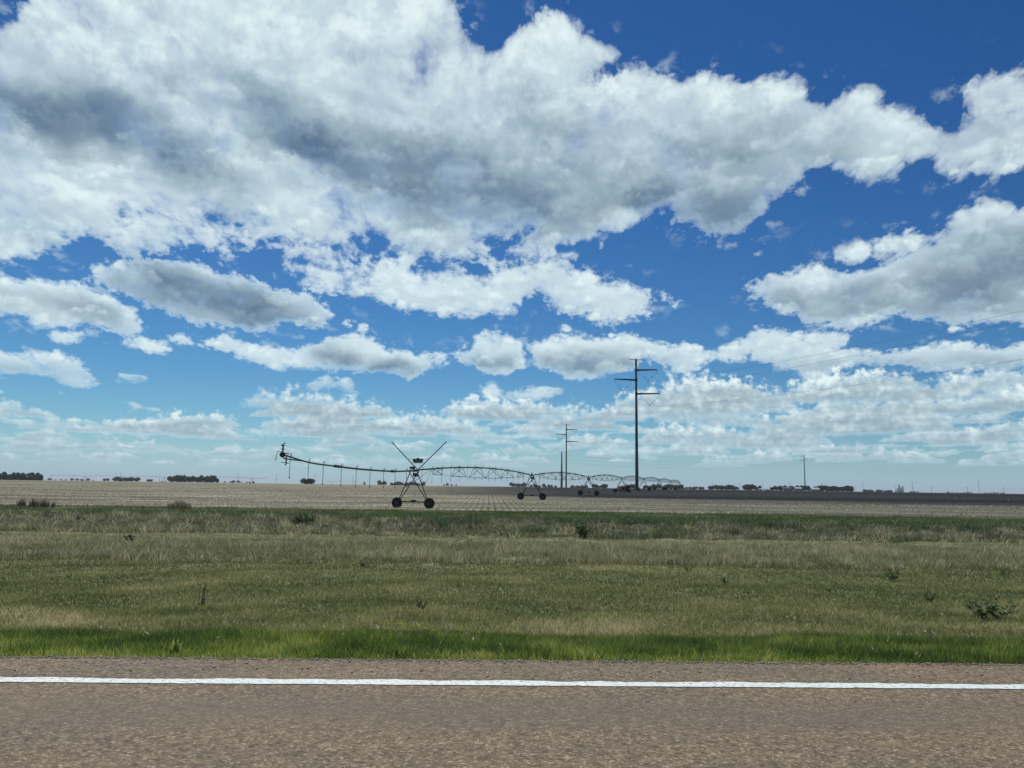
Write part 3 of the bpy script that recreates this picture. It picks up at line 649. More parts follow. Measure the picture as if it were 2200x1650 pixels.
def stubble():
    t, s = scatter(76.5, 230, 130000, 5, .74, .55)
    t = np.round(t/.76)*.76+RS.normal(0, .07, len(t))
    lim = 172-.40*t+14*pn(t, s, .03, 90); dk = (s > lim) & (t > -10)
    pat = pn(t*.25, s*1.4, .05, 81, 4); k = (RS.rand(len(s)) < np.clip(.55+1.1*pat, .12, 1)) & ~(dk & (RS.rand(len(s)) < .93)); t, s, pat = t[k], s[k], pat[k]
    h = .10+.24*RS.rand(len(s))**1.5
    rnd = .36+.75*pat+.22*RS.randn(len(s))-.22*np.clip((t-5)/25, 0, 1); br = RS.rand(len(s)) < .05+.16*np.clip(pat*2.5, 0, 1)+.30*np.exp(-((s-108-.12*t)/9)**2)*(np.abs(t-45) < 32)*np.clip(.6+2*pn(t*.3, s, .1, 93), 0, 1); rnd[br] = .9+.1*RS.rand(br.sum())
    w = .03+.035*RS.rand(len(s)); lean = h*(.1+.6*RS.rand(len(s))); lean[br] = .25+.25*RS.rand(br.sum()); w[br] *= 1.3
    blades('corn_stubble', t, s, h, w, lean, rnd, V_stub, simple=True, ldir=np.where(RS.rand(len(s)) < .7, RS.normal(0.2, .6, len(s)), RS.rand(len(s))*6.28))
def gravel():
    """loose stones shed along the edge of the seal"""
    n = 8000; t = (RS.rand(n)*2-1)*13.5; s = 6.93+.16*np.abs(RS.randn(n))*(.6+.8*np.clip(pn(t, t*0, .9, 3)+.4, 0, 1.5)); s[:600] = 6.2+.8*RS.rand(600)
    x, y = ts2xy(t, s); z = np.maximum(zg(t, s), np.where(s < 7.02, road_z(t, s), -9)); r = .006+.010*RS.rand(n)**2
    o = np.array([(1,0,0),(-1,0,0),(0,1,0),(0,-1,0),(0,0,.7),(0,0,-.5)])
    v = np.stack([x, y, z+r*.3], -1)[:,None]+o[None]*(r[:,None]*(.7+.6*RS.rand(n, 6)))[...,None]
    tri = np.array([(0,2,4),(2,1,4),(1,3,4),(3,0,4),(2,0,5),(1,2,5),(3,1,5),(0,3,5)]); f = (np.arange(n)[:,None,None]*6+tri[None]).reshape(-1, 3)
    me = bpy.data.meshes.new('roadside_gravel'); me.vertices.add(n*6); me.vertices.foreach_set('co', v.astype(np.float32).ravel()); me.loops.add(f.size); me.loops.foreach_set('vertex_index', f.astype(np.int32).ravel())
    me.polygons.add(len(f)); me.polygons.foreach_set('loop_start', np.arange(len(f), dtype=np.int32)*3); me.materials.append(mat_plain('loose_stone', (.30,.26,.21), .9, 0, .5, 40)); me.update(calc_edges=True)
    ob = bpy.data.objects.new('roadside_gravel', me); COL.objects.link(ob); ob['kind'] = 'stuff'
gravel(); verge(); ditch(); dry(); bank(); margin(); stubble()
# ============================ irrigation machines ============================
M_galv = mat_plain('galvanised_steel', (.16,.17,.17), .5, .75, .25, 2)
M_pipe = mat_plain('weathered_pipe', (.10,.10,.095), .55, .5, .3, 1.5)
M_dark = mat_plain('dark_iron', (.030,.034,.040), .6, .3, .3, 3)
M_tyre = mat_plain('black_tyre_rubber', (.016,.017,.019), .85, 0, .3, 6, .2)
M_rim = mat_plain('dull_wheel_rim', (.05,.05,.05), .6, .5)
M_hose = mat_plain('grey_drop_hose', (.07,.075,.08), .6, 0, .2)
M_green = mat_plain('green_sign_enamel', (.020,.055,.036), .5, 0, .2, 4)
M_letter = mat_plain('cream_lettering', (.30,.33,.28), .6, 0, .1)
M_box = mat_plain('grey_control_box', (.055,.06,.06), .6, .2)

SPAN = 48.8
def az_of(u, v):
    d = ray(u, v); return math.atan2(d[0], d[1])
def text_mesh(body, size, mat, parent, M):
    cu = bpy.data.curves.new('lettering', 'FONT'); cu.body = body; cu.size = size; cu.extrude = .004; cu.align_x = 'CENTER'; cu.align_y = 'CENTER'
    tmp = bpy.data.objects.new('lettering_curve', cu); COL.objects.link(tmp)
    dg = bpy.context.evaluated_depsgraph_get(); me = bpy.data.meshes.new_from_object(tmp.evaluated_get(dg))
    bpy.data.objects.remove(tmp); me.materials.clear(); me.materials.append(mat); me.transform(M)
    o = bpy.data.objects.new('lettering', me); COL.objects.link(o); o.parent = parent; return o

def wheel_mesh():
    b = MB(); R = .585; W = .19
    b.lathe([(.30,-W*.8),(.40,-W),(R-.07,-W),(R-.03,-W*.8),(R-.03,W*.8),(R-.07,W),(.40,W),(.30,W*.8)], (0,0,0), (0,1,0), 28, 0)
    b.lathe([(.0,-.05),(.10,-.06),(.13,-.03),(.30,-.10),(.31,-W*.8),(.31,W*.8),(.30,.06),(.0,.05)], (0,0,0), (0,1,0), 20, 1)
    for k in range(16):                        # chevron lugs
        a = 2*math.pi*k/16
        for sgn in (-1, 1):
            aa = a+(math.pi/16 if sgn > 0 else 0); M = Matrix.Rotation(-aa, 3, 'Y')
            b.box(M@Vector((0, sgn*W*.45, R-.012)), (.055, W*1.05, .05), M@Matrix.Rotation(sgn*.6, 3, 'Z'), 0)
    me_o = b.build('wheel', [M_tyre, M_rim]); me = me_o.data; bpy.data.objects.remove(me_o); return me
WHEEL = wheel_mesh()
def part(name, me, parent, M):
    o = bpy.data.objects.new(name, me); COL.objects.link(o); o.parent = parent; o.matrix_local = M; return o

HOSE = None
def hose_mesh(length, r=.018):
    b = MB(); pts = [(.12, 0, .02)]
    for k in range(7):
        a = math.pi*k/6; pts.append((.06+.06*math.cos(a), 0, .22+.07*math.sin(a)))
    pts += [(0, 0, -.2), (0, 0, -length)]
    b.tube(pts, r, 6); b.tube([(0, 0, -length+.02), (0, 0, -length-.12)], r*2.0, 6)
    o = b.build('drop_hose', M_hose); me = o.data; bpy.data.objects.remove(o); return me

def pivot_machine(name, label, P0, th, n, oh, ground, group=None, detail=True, pipe_h=4.15, rise=.75):
    """centre pivot: n spans from the outer tower at P0 towards the hub; th is the bearing of the line; oh the overhang's shape"""
    e = Vector((math.sin(th), math.cos(th), 0)); q = Vector((math.cos(th), -math.sin(th), 0))    # along the pipe, and square to it
    root = thing(name, (P0.x, P0.y, ground(P0.x, P0.y)), label, 'irrigator', group)
    o = Vector(root.location)
    def at(a, b=0, z=0): return P0*1+e*a+q*b+Vector((0, 0, z))-o-Vector((0, 0, P0.z))      # root-local point, z absolute
    def gz(a): p = P0+e*a; return ground(p.x, p.y)
    pz = [gz(SPAN*k)+pipe_h for k in range(n+1)]
    tl = hose_mesh(1.6)
    RX = Matrix(((q.x, e.x, 0, 0), (q.y, e.y, 0, 0), (0, 0, 1, 0), (0, 0, 0, 1)))          # local x square to the pipe, local y along it
    def lift(k, f): return pz[k]*(1-f)+pz[k+1]*f+rise*4*f*(1-f)
    for k in range(n):
        a0 = SPAN*k
        tw = MB(); g = gz(a0); bz = g+.72
        # two legs rise from each end of the base beam to the pipe, fore and aft
        for sd in (-1, 1):
            for fa in (-1, 1):
                tw.tube([at(a0+.12*fa, sd*1.72, bz+.06), at(a0+1.12*fa, sd*-.10, pz[k]-.12)], .052, 6)
            tw.tube([at(a0-.55, sd*.86, bz+1.75), at(a0+.55, sd*.86, bz+1.75)], .025, 6)
        tw.tube([at(a0-1.2, 0, pz[k]-.1), at(a0+1.2, 0, pz[k]-.1)], .05, 6)
        tw.tube([at(a0-.15, 0, pz[k]-.3), at(a0, 0, pz[k]+.55)], .05, 8); tw.tube([at(a0, 0, pz[k]+.1), at(a0, 0, pz[k]+.42)], .11, 10)
        t = tw.build('drive_tower', M_dark, root)
        bb = MB(); bb.tube([at(a0, -1.95, bz), at(a0, 1.95, bz)], .075, 8); bb.tube([at(a0-.16, -1.5, bz-.02), at(a0-.16, 1.5, bz-.02)], .03, 6); bb.build('base_beam', M_dark, t)
        bm_ = MB(); bm_.box(at(a0-.10, .12, bz+.05), (.34, .30, .30), RX.to_3x3()); bm_.tube([at(a0-.1, -.22, bz+.05), at(a0-.1, .35, bz+.05)], .11, 10); bm_.build('gear_motor', M_dark, t)
        if detail and k < 3:
            cb = MB(); cb.box(at(a0+.35, .05, pz[k]-.48), (.52, .3, .42), RX.to_3x3()); cb.build('control_box', M_box, t)
        for sd in (-1, 1):
            gw = ground(*(P0+e*a0+q*sd*1.95).xy); part('wheel', WHEEL, t, Matrix.Translation(at(a0, sd*1.95, gw+.57))@RX)
        # the span: bowed pipe, the trusses that hang under it, and the drop hoses
        sp = MB(); N_ = 22
        sp.tube([at(a0+SPAN*f, 0, lift(k, f)) for f in [j/N_ for j in range(N_+1)]], .092 if k else .095, 9)
        for j in range(1, 7): sp.tube([at(a0+SPAN*(j/7)-.13, 0, lift(k, j/7)), at(a0+SPAN*(j/7)+.13, 0, lift(k, j/7))], .15, 9)
        s = sp.build('span_pipe', M_pipe, root, True)
        A = {}
        for j in range(1, 7):
            f = j/7; dp = (.75,1.15,1.4,1.4,1.15,.75)[j-1]; hw = (.6,1.0,1.2,1.2,1.0,.6)[j-1]
            z = lift(k, f); A[j] = [at(a0+SPAN*f, sd*hw, z-dp) for sd in (-1, 1)]
            if detail:
                tr = MB(); tr.tube([A[j][0], A[j][1]], .030, 6)
                for pf in (-1.35, 1.35):
                    f2 = f+pf/SPAN
                    for w in (0, 1): tr.tube([at(a0+SPAN*f2, 0, lift(k, f2)-.06), A[j][w]], .030, 6)
                tr.build('truss_brace', M_dark, s)
        if detail:
            for w, sd in ((0, -1), (1, 1)):
                rd = MB(); g2 = gz(a0+SPAN)
                rd.tube([at(a0+.45, sd*1.0, g+2.35)]+[at(a0+SPAN*.1, sd*.08, lift(k, .1)-.1)], .026, 5)
                rd.tube([at(a0+SPAN*.1, sd*.08, lift(k, .1)-.1)]+[A[j][w] for j in range(1, 7)]+[at(a0+SPAN*.9, sd*.08, lift(k, .9)-.1), at(a0+SPAN-.45, sd*1.0, g2+2.35)], .010, 5)
                rd.build('truss_rod', M_dark, s)
            for j in range(16):
                f = (j+.75)/16.5; part('drop_hose', tl, s, Matrix.Translation(at(a0+SPAN*f, 0, lift(k, f)))@RX)
    return root, at, pz, gz, RX, e, q

# the near machine
def near_machine():
    p0 = ray(887, 1088); P0 = Vector((86*p0[0]/p0[1], 86, 0)); vp = az_of(1611, 1052)
    root, at, pz, gz, RX, e, q = pivot_machine('centre_pivot_irrigator', 'long centre pivot irrigator with arched spans on black wheels, crossing the stubble field', P0, vp, 7, None, zxy)
    # hub at the far end
    a = SPAN*7; hb = MB(); g = gz(a)
    for sx in (-1, 1):
        for sy in (-1, 1): hb.tube([at(a+sx*1.5, sy*1.5, g), at(a+sx*.3, sy*.3, pz[7]-.2)], .06, 6)
    hb.tube([at(a, 0, g), at(a, 0, pz[7]+.4)], .12, 8); hb.build('pivot_hub', M_dark, root)
    # overhang: unsupported pipe curving up past the outer tower
    xs = [-25.4, -21.5, -17.0, -12.6, -7.4, -3.4, 0]; zs = [3.80, 3.24, 3.10, 2.95, 2.90, 2.94, pz[0]]
    oh = MB(); fine = np.linspace(-25.4, 0, 26); fz = np.interp(fine, xs, zs)
    fz = np.convolve(np.pad(fz, 2, mode='reflect', reflect_type='odd'), [.1,.2,.4,.2,.1], 'valid')
    oh.tube([at(a_, 0, z_) for a_, z_ in zip(fine, fz)], list(np.interp(fine, [-25.4, -17.3, -16.8, 0], [.065, .072, .092, .095])), 10)
    zo = lambda a_: float(np.interp(a_, fine, fz))
    oh.tube([at(-17.3, 0, zo(-17.3)+.01), at(-16.2, 0, zo(-16.2)+.01)], .13, 10); oh.tube([at(-5.6, 0, zo(-5.6)), at(-5.2, 0, zo(-5.2))], .15, 10); oh.tube([at(-5.4, -.25, zo(-5.4)+.1), at(-5.4, .3, zo(-5.4)-.12)], .03, 6)
    o = oh.build('overhang_pipe', M_pipe, root, True)
    tl = hose_mesh(1.62, .022)
    for u in (621, 661, 693, 732, 764, 794, 823, 848, 872):
        t = (u-888)/(871.8-.541*u); part('drop_hose', tl, o, Matrix.Translation(at(SPAN*t, 0, zo(SPAN*t)))@RX)
    # end gun on the tip of the overhang
    A = -25.4; z = zo(A); g = MB()
    g.lathe([(.0,-.14),(.18,-.14),(.22,-.05),(.22,.07),(.16,.14),(0,.14)], at(A-.05, 0, z-.02), e, 16)
    g.tube([at(A-.05, .02, z+.1), at(A-.05, .02, z+.62)], .06, 10); g.lathe([(0,0),(.15,0),(.15,.05),(.06,.07)], at(A-.05, .02, z+.40), (0,0,1), 14); g.lathe([(.05,0),(.09,.05),(.17,.10),(.17,.13),(0,.14)], at(A-.05, .02, z+.62), (0,0,1), 14)
    g.tube([at(A-.05, -.12, z+.74), at(A-.05, .16, z+.92), at(A-.05, .18, z+.80)], .035, 8); g.tube([at(A-.05, .0, z+.08), at(A+.3, .35, z+.08)], .045, 8)
    eg = g.build('end_gun', M_dark, o)
    g = MB(); g.tube([at(A, -.06, z-.15), at(A+.1, .12, z-.34), at(A+.4, .3, z-.36), at(A+2.6, .1, zo(A+2.6)-.06)], .05, 8); g.tube([at(A+.3, .12, z-.1), at(A+.3, .16, z-.75)], .055, 8); g.tube([at(A+.3, -.28, z-.62), at(A+.3, .40, z-.70)], .03, 6)
    g.tube([at(A+.3, .17, z-.72), at(A+.3, .06, z-.86)], .05, 8); g.build('drain_valve', M_dark, o)
    g = MB(); g.tube([at(A-.05, -.1, z+.20), at(A-.05, -.38, z+.24), at(A-.05, -.47, z+.20), at(A-.05, -.52, z-.10), at(A-.05, -.58, z-.38)], .022, 6); g.tube([at(A-.05, -.575, z-.34), at(A-.05, -.59, z-.46)], .042, 6); g.build('drop_hose', M_hose, o)
    # masts over the outer tower with the maker's board between them
    r0 = 1.05; zt = pz[0]
    for sd in (-1, 1):
        m = MB(); m.tube([at(r0, -sd*.15, zt-.05), at(r0, sd*3.3, zt+3.18)], .055, 8); m.box(at(r0, sd*3.3, zt+3.2), (.2, .1, .06)); m.build('mast', M_dark, root)
    s = MB(); zb, zc = 4.01, 4.47; w1, w0 = .62, .48
    def P(x, z, d): return at(r0-.06+d, x, z)
    out = [(-w0, zb), (w0, zb), (w1, zb+.20), (w1, zc), (.14, zc), (.12, zc+.11), (-.12, zc+.11), (-.14, zc), (-w1, zc), (-w1, zb+.20)]
    vs = [P(x, z_, -.02) for x, z_ in out]+[P(x, z_, .02) for x, z_ in out]; n = len(out)
    s.add(vs, [tuple(range(n)), tuple(range(2*n-1, n-1, -1))]+[(i, (i+1) % n, n+(i+1) % n, n+i) for i in range(n)])
    sg = s.build('sign_board', M_green, root)
    cen = at(r0-.09, 0, zb+.235)
    M = Matrix(((q.x, 0, -e.x, cen.x), (q.y, 0, -e.y, cen.y), (0, 1, 0, cen.z), (0, 0, 0, 1)))
    text_mesh('VALLEY', .25, M_letter, sg, M)
    s = MB()
    for zz in (zc-.02, zb-.02): k = (zz-zt+.05)/3.23*3.45-.15; s.tube([at(r0, -k, zz), at(r0, k, zz)], .016, 6)
    s.build('sign_rail', M_dark, root)
    b = MB(); b.box(at(.1, -.35, zt+.28), (.32, .25, .30), RX.to_3x3()); b.build('junction_box', M_box, root)
near_machine()

def far_machine(label, u, D, th, n, oh_len):
    d = ray(u, 1036); P0 = Vector((D*d[0]/d[1], D, 0))
    root, at, pz, gz, RX, e, q = pivot_machine('centre_pivot_irrigator', label, P0, th, n, None, zxy, None, False, 4.3, .9)
    b = MB(); b.tube([at(-oh_len*k/6, 0, pz[0]+.35*(k/6)**2*oh_len/10) for k in range(7)], .12, 6); b.build('overhang_pipe', M_galv, root)
far_machine('far pale irrigator running right from the dark tree belt, seen small over the stubble', 541, 640, math.radians(-67), 5, 16)
far_machine('faint farthest irrigator line behind the hanging hoses, right of the round bush clump', 712, 1150, math.radians(80), 1, 10)

# ============================ power line ============================
M_pole = mat_plain('weathering_steel_pole', (.060,.062,.060), .7, .2, .25, .4)
M_arm = mat_plain('steel_arm', (.035,.040,.048), .6, .3)
M_ins = mat_plain('grey_insulator', (.075,.085,.10), .5, 0)
M_wire = mat_plain('aluminium_wire', (.16,.17,.18), .5, .5)
ARMS = [(-3.85, 1, 7.3, .95, 6.5, 3.5), (-7.35, -1, 7.6, 1.6, 7.4, 3.75), (-12.2, 1, 8.1, 1.3, 7.6, 3.7)]   # below top, side, length, V roots, V drop
def steel_pole(P, H, label, rz=0, side=1, group='steel monopoles of the power line', sc=1.0):
    root = thing('power_pole', P, label, 'power pole', group, rz)
    ps = max(sc, 1.0)*(1.25 if sc < 1 else 1)
    b = MB(); b.lathe([(0,-.3),(.62*ps,-.3),(.60*ps,.0),(.58*ps,.3),(.33*ps,H-.3),(.20*ps,H),(0,H+.15)], (0,0,0), (0,0,1), 14)
    b.lathe([(.8*sc,-.2),(.8*sc,.12),(.6*sc,.14)], (0,0,0), (0,0,1), 14); b.build('pole', M_pole, root, True)
    b = MB(); b.tube([(-2.3*sc, 0, H-.15), (0, 0, H-.38), (2.3*sc, 0, H-.30)], .11, 6); b.build('ground_wire_arm', M_arm, root)
    att = [Vector((-2.3*sc, 0, H-.2)), Vector((2.3*sc, 0, H-.35))]
    for dz, sd, ln, r0, r1, drop in ARMS:
        sd *= side; ln *= sc; z = H+dz*sc
        b = MB(); b.tube([(sd*.3*sc, 0, z-.1), (sd*ln, 0, z+.12*sc)], [.34*sc, .20*sc], 8); b.lathe([(.45*sc,-.45),(.47*sc,-.40),(.47*sc,.4),(.45*sc,.45)], (0,0,z-.1), (0,0,1), 12)
        b.tube([(sd*(ln-.08), 0, z+.2*sc), (sd*(ln-.1), 0, z-.75*sc)], [.10*sc, .05*sc], 6); b.tube([(sd*r0*sc, 0, z-.1), (sd*r0*sc, 0, z-.72*sc)], .06*sc, 6)
        arm = b.build('crossarm', M_arm, root)
        x0, x1 = sd*r0*sc, sd*(ln-.1); xm = sd*(r0*sc+ln)/2; zb = z-drop*sc-.4
        for xa in (x0, x1):
            b = MB(); A = Vector((xa, 0, z-.72*sc)); B = Vector((xm, 0, zb)); b.tube([A, A.lerp(B, .42)], .03*sc, 5); b.tube([A.lerp(B, .42), B], .075*sc, 6); b.build('insulator', M_ins, arm)
        b = MB(); b.tube([(xm, 0, zb+.05), (xm, 0, zb-.35)], .05*sc, 6); b.tube([(xm-.24, 0, zb-.35), (xm+.24, 0, zb-.35)], .04, 6); b.build('wire_yoke', M_arm, arm)
        att += [Vector((xm-.23, 0, zb-.38)), Vector((xm+.23, 0, zb-.38))]
    M = Matrix.Translation(P)@Matrix.Rotation(rz, 4, 'Z')
    return [M@a for a in att]
def on_line(u, v, D):
    d = ray(u, v); return Vector((D*d[0]/d[1], D, zxy(D*d[0]/d[1], D)))
P1 = on_line(1368.5, 1053, 265); P2 = on_line(1216.3, 1049, 538); P3 = on_line(1730, 1054, 983)
H1 = CAMZ+265*((ray(1371, 771)[2])/ray(1371, 771)[1])-P1.z; H2 = CAMZ+538*(ray(1218, 911)[2]/ray(1218, 911)[1])-P2.z; H3 = CAMZ+983*(ray(1727.5, 977)[2]/ray(1727.5, 977)[1])-P3.z
a1 = steel_pole(P1, H1, 'tall steel power pole with three arms, nearest and largest, behind the pivot wheels', .02)
a2 = steel_pole(P2, H2, 'three-armed steel power pole standing beside the bare armless pole, second in size', .0)
a3 = steel_pole(P3, H3, 'small distant power pole rising out of the farmstead trees on the right', .05, -1, sc=.62)
P4 = on_line(1206.5, 1047, 640); H4 = CAMZ+640*(ray(1208, 970)[2]/ray(1208, 970)[1])-P4.z
r4 = thing('power_pole', P4, 'bare tapering steel pole without arms, just left of the second power pole', 'power pole', 'steel monopoles of the power line')
b = MB(); b.lathe([(0,-.3),(1.0,-.3),(.98,0),(.40,H4),(0,H4+.1)], (0,0,0), (0,0,1), 14); b.build('pole', M_pole, r4, True)
b = MB(); b.lathe([(1.25,-.2),(1.25,.3),(1.0,.32)], (0,0,0), (0,0,1), 14); b.build('base_flange', M_arm, r4)
a4 = [P4+Vector((0, 0, H4-z)) for z in (.5, .5, 3, 3.4, 6, 6.4, 9, 9.4)]
near_end = [p+Vector((130-P1.x, -265, 1.0)) for p in a1]
def catenary(A, B, sag, n=28):
    return [A.lerp(B, k/n)-Vector((0, 0, 4*sag*(k/n)*(1-k/n))) for k in range(n+1)]
WL = ['left overhead ground wire from the tip of the nearest power pole', 'right overhead ground wire from the tip of the nearest power pole',
      'left wire of the pair hung under the top right arm of the nearest power pole', 'right wire of the pair hung under the top right arm of the nearest power pole',
      'left wire of the pair hung under the single left arm of the nearest power pole', 'right wire of the pair hung under the single left arm of the nearest power pole',
      'left wire of the pair hung under the lowest right arm of the nearest power pole', 'right wire of the pair hung under the lowest right arm of the nearest power pole']
for i in range(8):
    sag = 3.2 if i < 2 else 5.0
    pts = catenary(near_end[i], a1[i], sag)+catenary(a1[i], a2[i], sag+.5)[1:]+catenary(a2[i], a4[i], 1.5, 10)[1:]
    r = .005 if i < 2 else .012; rb = .004 if i < 2 else .008
    b = MB(); b.tube(pts, [r]*29+[rb]*(len(pts)-29), 5); w = b.build('power_line_wire', M_wire)
    tag(w, WL[i], 'wire', 'wires of the near power line span')
FWL = ['upper faint wire running from the bare pole to the distant pole by the farm', 'middle faint wire running from the bare pole to the distant pole by the farm', 'lower faint wire running from the bare pole to the distant pole by the farm']
for i, k in enumerate((2, 4, 6)):
    b = MB(); b.tube(catenary(a4[k], a3[k], 5.5, 24)+catenary(a3[k], a3[k]+Vector((420, 330, -2)), 6, 14)[1:], .045, 5)
    tag(b.build('power_line_wire', M_wire), FWL[i], 'wire', 'far wires over the dark field')

# distant lines along the horizon
FAR = [(110,1019,1030,'faint pole on the bare skyline right of the leftmost conifers'), (248,1015,1029,'left of two faint poles over the low tree belt'), (258,1015,1029,'right of two faint poles over the low tree belt'),
 (343,1017,1032,'faint pole between the low tree belt and the large tree belt'), (511,1017,1034,'faint pole over the far irrigator'), (593,1018,1036,'faint pole with a side arm, left of the hanging hoses'),
 (676,1019,1037,'faint pole just right of the round bush clump'), (758,1021,1038,'faint pole behind the hanging hoses'), (1531,1036,1051,'faint pole above the left trees of the far farmstead'), (1590,1037,1052,'faint pole between the two left tree groups of the farmstead'),
 (1639,1036,1053,'faint pole right of the round farmstead tree'), (1697,1035,1054,'faint pole rising over the farm roofs left of the tall pole'), (1767,1036,1055,'faint pole over the farm trees right of the tall pole'),
 (1836,1043,1056,'short faint pole at the right end of the farm trees'), (1854,1035,1057,'slim dark pole left of the low hedge, right of the farm trees'), (1961,1034,1058,'slim dark pole just right of the pale grain elevator'),
 (2002,1044,1058,'dim pole halfway between the elevator and the right edge'), (2079,1045,1059,'dim pole left of the slim armed pole near the right edge'), (2104,1033,1060,'slim dark armed pole nearest the right edge group, taller than its neighbours'), (2157,1046,1061,'rightmost short pole on the skyline')]
for u, vt, vb, lb in FAR:
    D = 19.0/((vb-vt)/1652); p = on_line(u, vb, D); d = ray(u, vt); H = CAMZ+D*d[2]/d[1]-p.z
    r = thing('utility_pole', p, lb, 'utility pole', 'distant poles along the horizon')
    w = D/1652*.30
    b = MB(); b.tube([(0,0,-.5),(0,0,H)], [w*1.1, w*.7], 6); b.build('pole', M_arm, r)
    b = MB(); b.tube([(-1.6,0,H-1.2),(1.6,0,H-1.2)], w*.4, 5); b.tube([(0,0,H-3.2),(2.0,0,H-3.2)], w*.4, 5); b.build('crossarm', M_arm, r)

# ============================ trees ============================
M_bark = mat_plain('grey_bark', (.07,.06,.05), .9, 0, .3, 4)
V_tree = mat_leaf('tree_leaf', [(0, (.012,.024,.014)), (.5, (.030,.055,.025)), (1, (.080,.115,.045))], .25)
V_cedar = mat_leaf('cedar_leaf', [(0, (.007,.015,.012)), (.5, (.018,.032,.022)), (1, (.045,.065,.036))], .2)
def crown_mesh(kind, seed, H, W):
    """many small leaf sprays spread through lobes; uneven outline with gaps"""
    rs = np.random.RandomState(seed); lob = []
    if kind == 'conifer':
        for k in range(9): f = k/8; lob.append((rs.normal(0,.05)*W, rs.normal(0,.05)*W, H*(.10+.85*f), W*.5*(1-.85*f)*(.8+.4*rs.rand()), H*.10))
    elif kind == 'cedar':
        for k in range(10): a = rs.rand()*6.28; r = W*.28*rs.rand()**.5; lob.append((r*math.cos(a), r*math.sin(a), H*(.16+.62*rs.rand()), W*.27, H*.24))
    elif kind == 'tall':
        for k in range(12): a = rs.rand()*6.28; f = rs.rand(); r = W*.34*rs.rand()**.5*(1-.5*f); lob.append((r*math.cos(a), r*math.sin(a), H*(.18+.70*f), W*(.27-.10*f), H*.13))
    else:
        for k in range(13): a = rs.rand()*6.28; r = W*.34*rs.rand()**.5; f = rs.rand(); lob.append((r*math.cos(a), r*math.sin(a), H*(.20+.62*f*(1-.5*(r/W)*2)), W*(.18+.10*rs.rand()), H*(.16+.08*rs.rand())))
    n = 1100; L = np.array(lob); pk = rs.randint(0, len(L), n); d = rs.normal(size=(n, 3)); d /= np.linalg.norm(d, axis=1, keepdims=True); d *= (.35+.65*rs.rand(n, 1)**.4)
    c = L[pk, :3]+d*np.stack([L[pk, 3], L[pk, 3], L[pk, 4]], 1); c[:, 2] = (np.maximum(c[:, 2], .03*H))*(H*.97/c[:, 2].max())
    sz = W*(.035+.045*rs.rand(n))
    a = rs.normal(size=(n, 3)); a /= np.linalg.norm(a, axis=1, keepdims=True); b_ = np.cross(a, rs.normal(size=(n, 3))); b_ /= np.linalg.norm(b_, axis=1, keepdims=True)
    a *= sz[:,None]*1.3; b_ *= sz[:,None]*.8
    v = np.stack([c-a, c-b_*.8, c+a, c+b_], 1).reshape(-1, 3)
    me = bpy.data.meshes.new('crown'); me.vertices.add(n*4); me.vertices.foreach_set('co', v.astype(np.float32).ravel()); me.loops.add(n*4); me.loops.foreach_set('vertex_index', np.arange(n*4, dtype=np.int32))
    me.polygons.add(n); me.polygons.foreach_set('loop_start', np.arange(n, dtype=np.int32)*4)
    at = me.attributes.new('rnd', 'FLOAT', 'POINT'); at.data.foreach_set('value', np.repeat(np.clip(.35+.25*rs.normal(size=n)+.25*rs.rand(len(L))[pk], 0, 1), 4).astype(np.float32))
    me.materials.append(V_cedar if kind in ('conifer', 'cedar') else V_tree); me.update(calc_edges=True); return me
def trunk_mesh(H, W, seed):
    rs = random.Random(seed); b = MB(); b.tube([(0,0,-.3),(.05*W,0,H*.3),(.02*W,.03*W,H*.62)], [H*.035, H*.024, H*.010], 7)
    for k in range(5):
        a = rs.random()*6.28; z = H*(.22+.25*rs.random()); b.tube([(.04*W,0,z),(.3*W*math.cos(a),.3*W*math.sin(a),z+H*.26)], [H*.014, H*.005], 5)
    o = b.build('trunk', M_bark); me = o.data; bpy.data.objects.remove(o); return me
KINDS = {'round': (8, 8), 'tall': (10, 6), 'conifer': (9, 4.2), 'cedar': (5, 6), 'shrub': (3, 4.5)}
TREES = {k: [(crown_mesh(k, 10*i+len(k), *KINDS[k]), trunk_mesh(*KINDS[k], i)) for i in range(4)] for k in KINDS}
def tree(name, kind, P, H, W, label, group, i):
    cm, tm = TREES[kind][i % 4]; h0, w0 = KINDS[kind]
    r = thing(name, P, label, 'shrub' if kind == 'shrub' else 'tree', group, random.random()*6.28)
    r.scale = (W/w0, W/w0, H/h0)
    for nm, me in (('trunk', tm), ('crown', cm)):
        o = bpy.data.objects.new(nm, me); COL.objects.link(o); o.parent = r
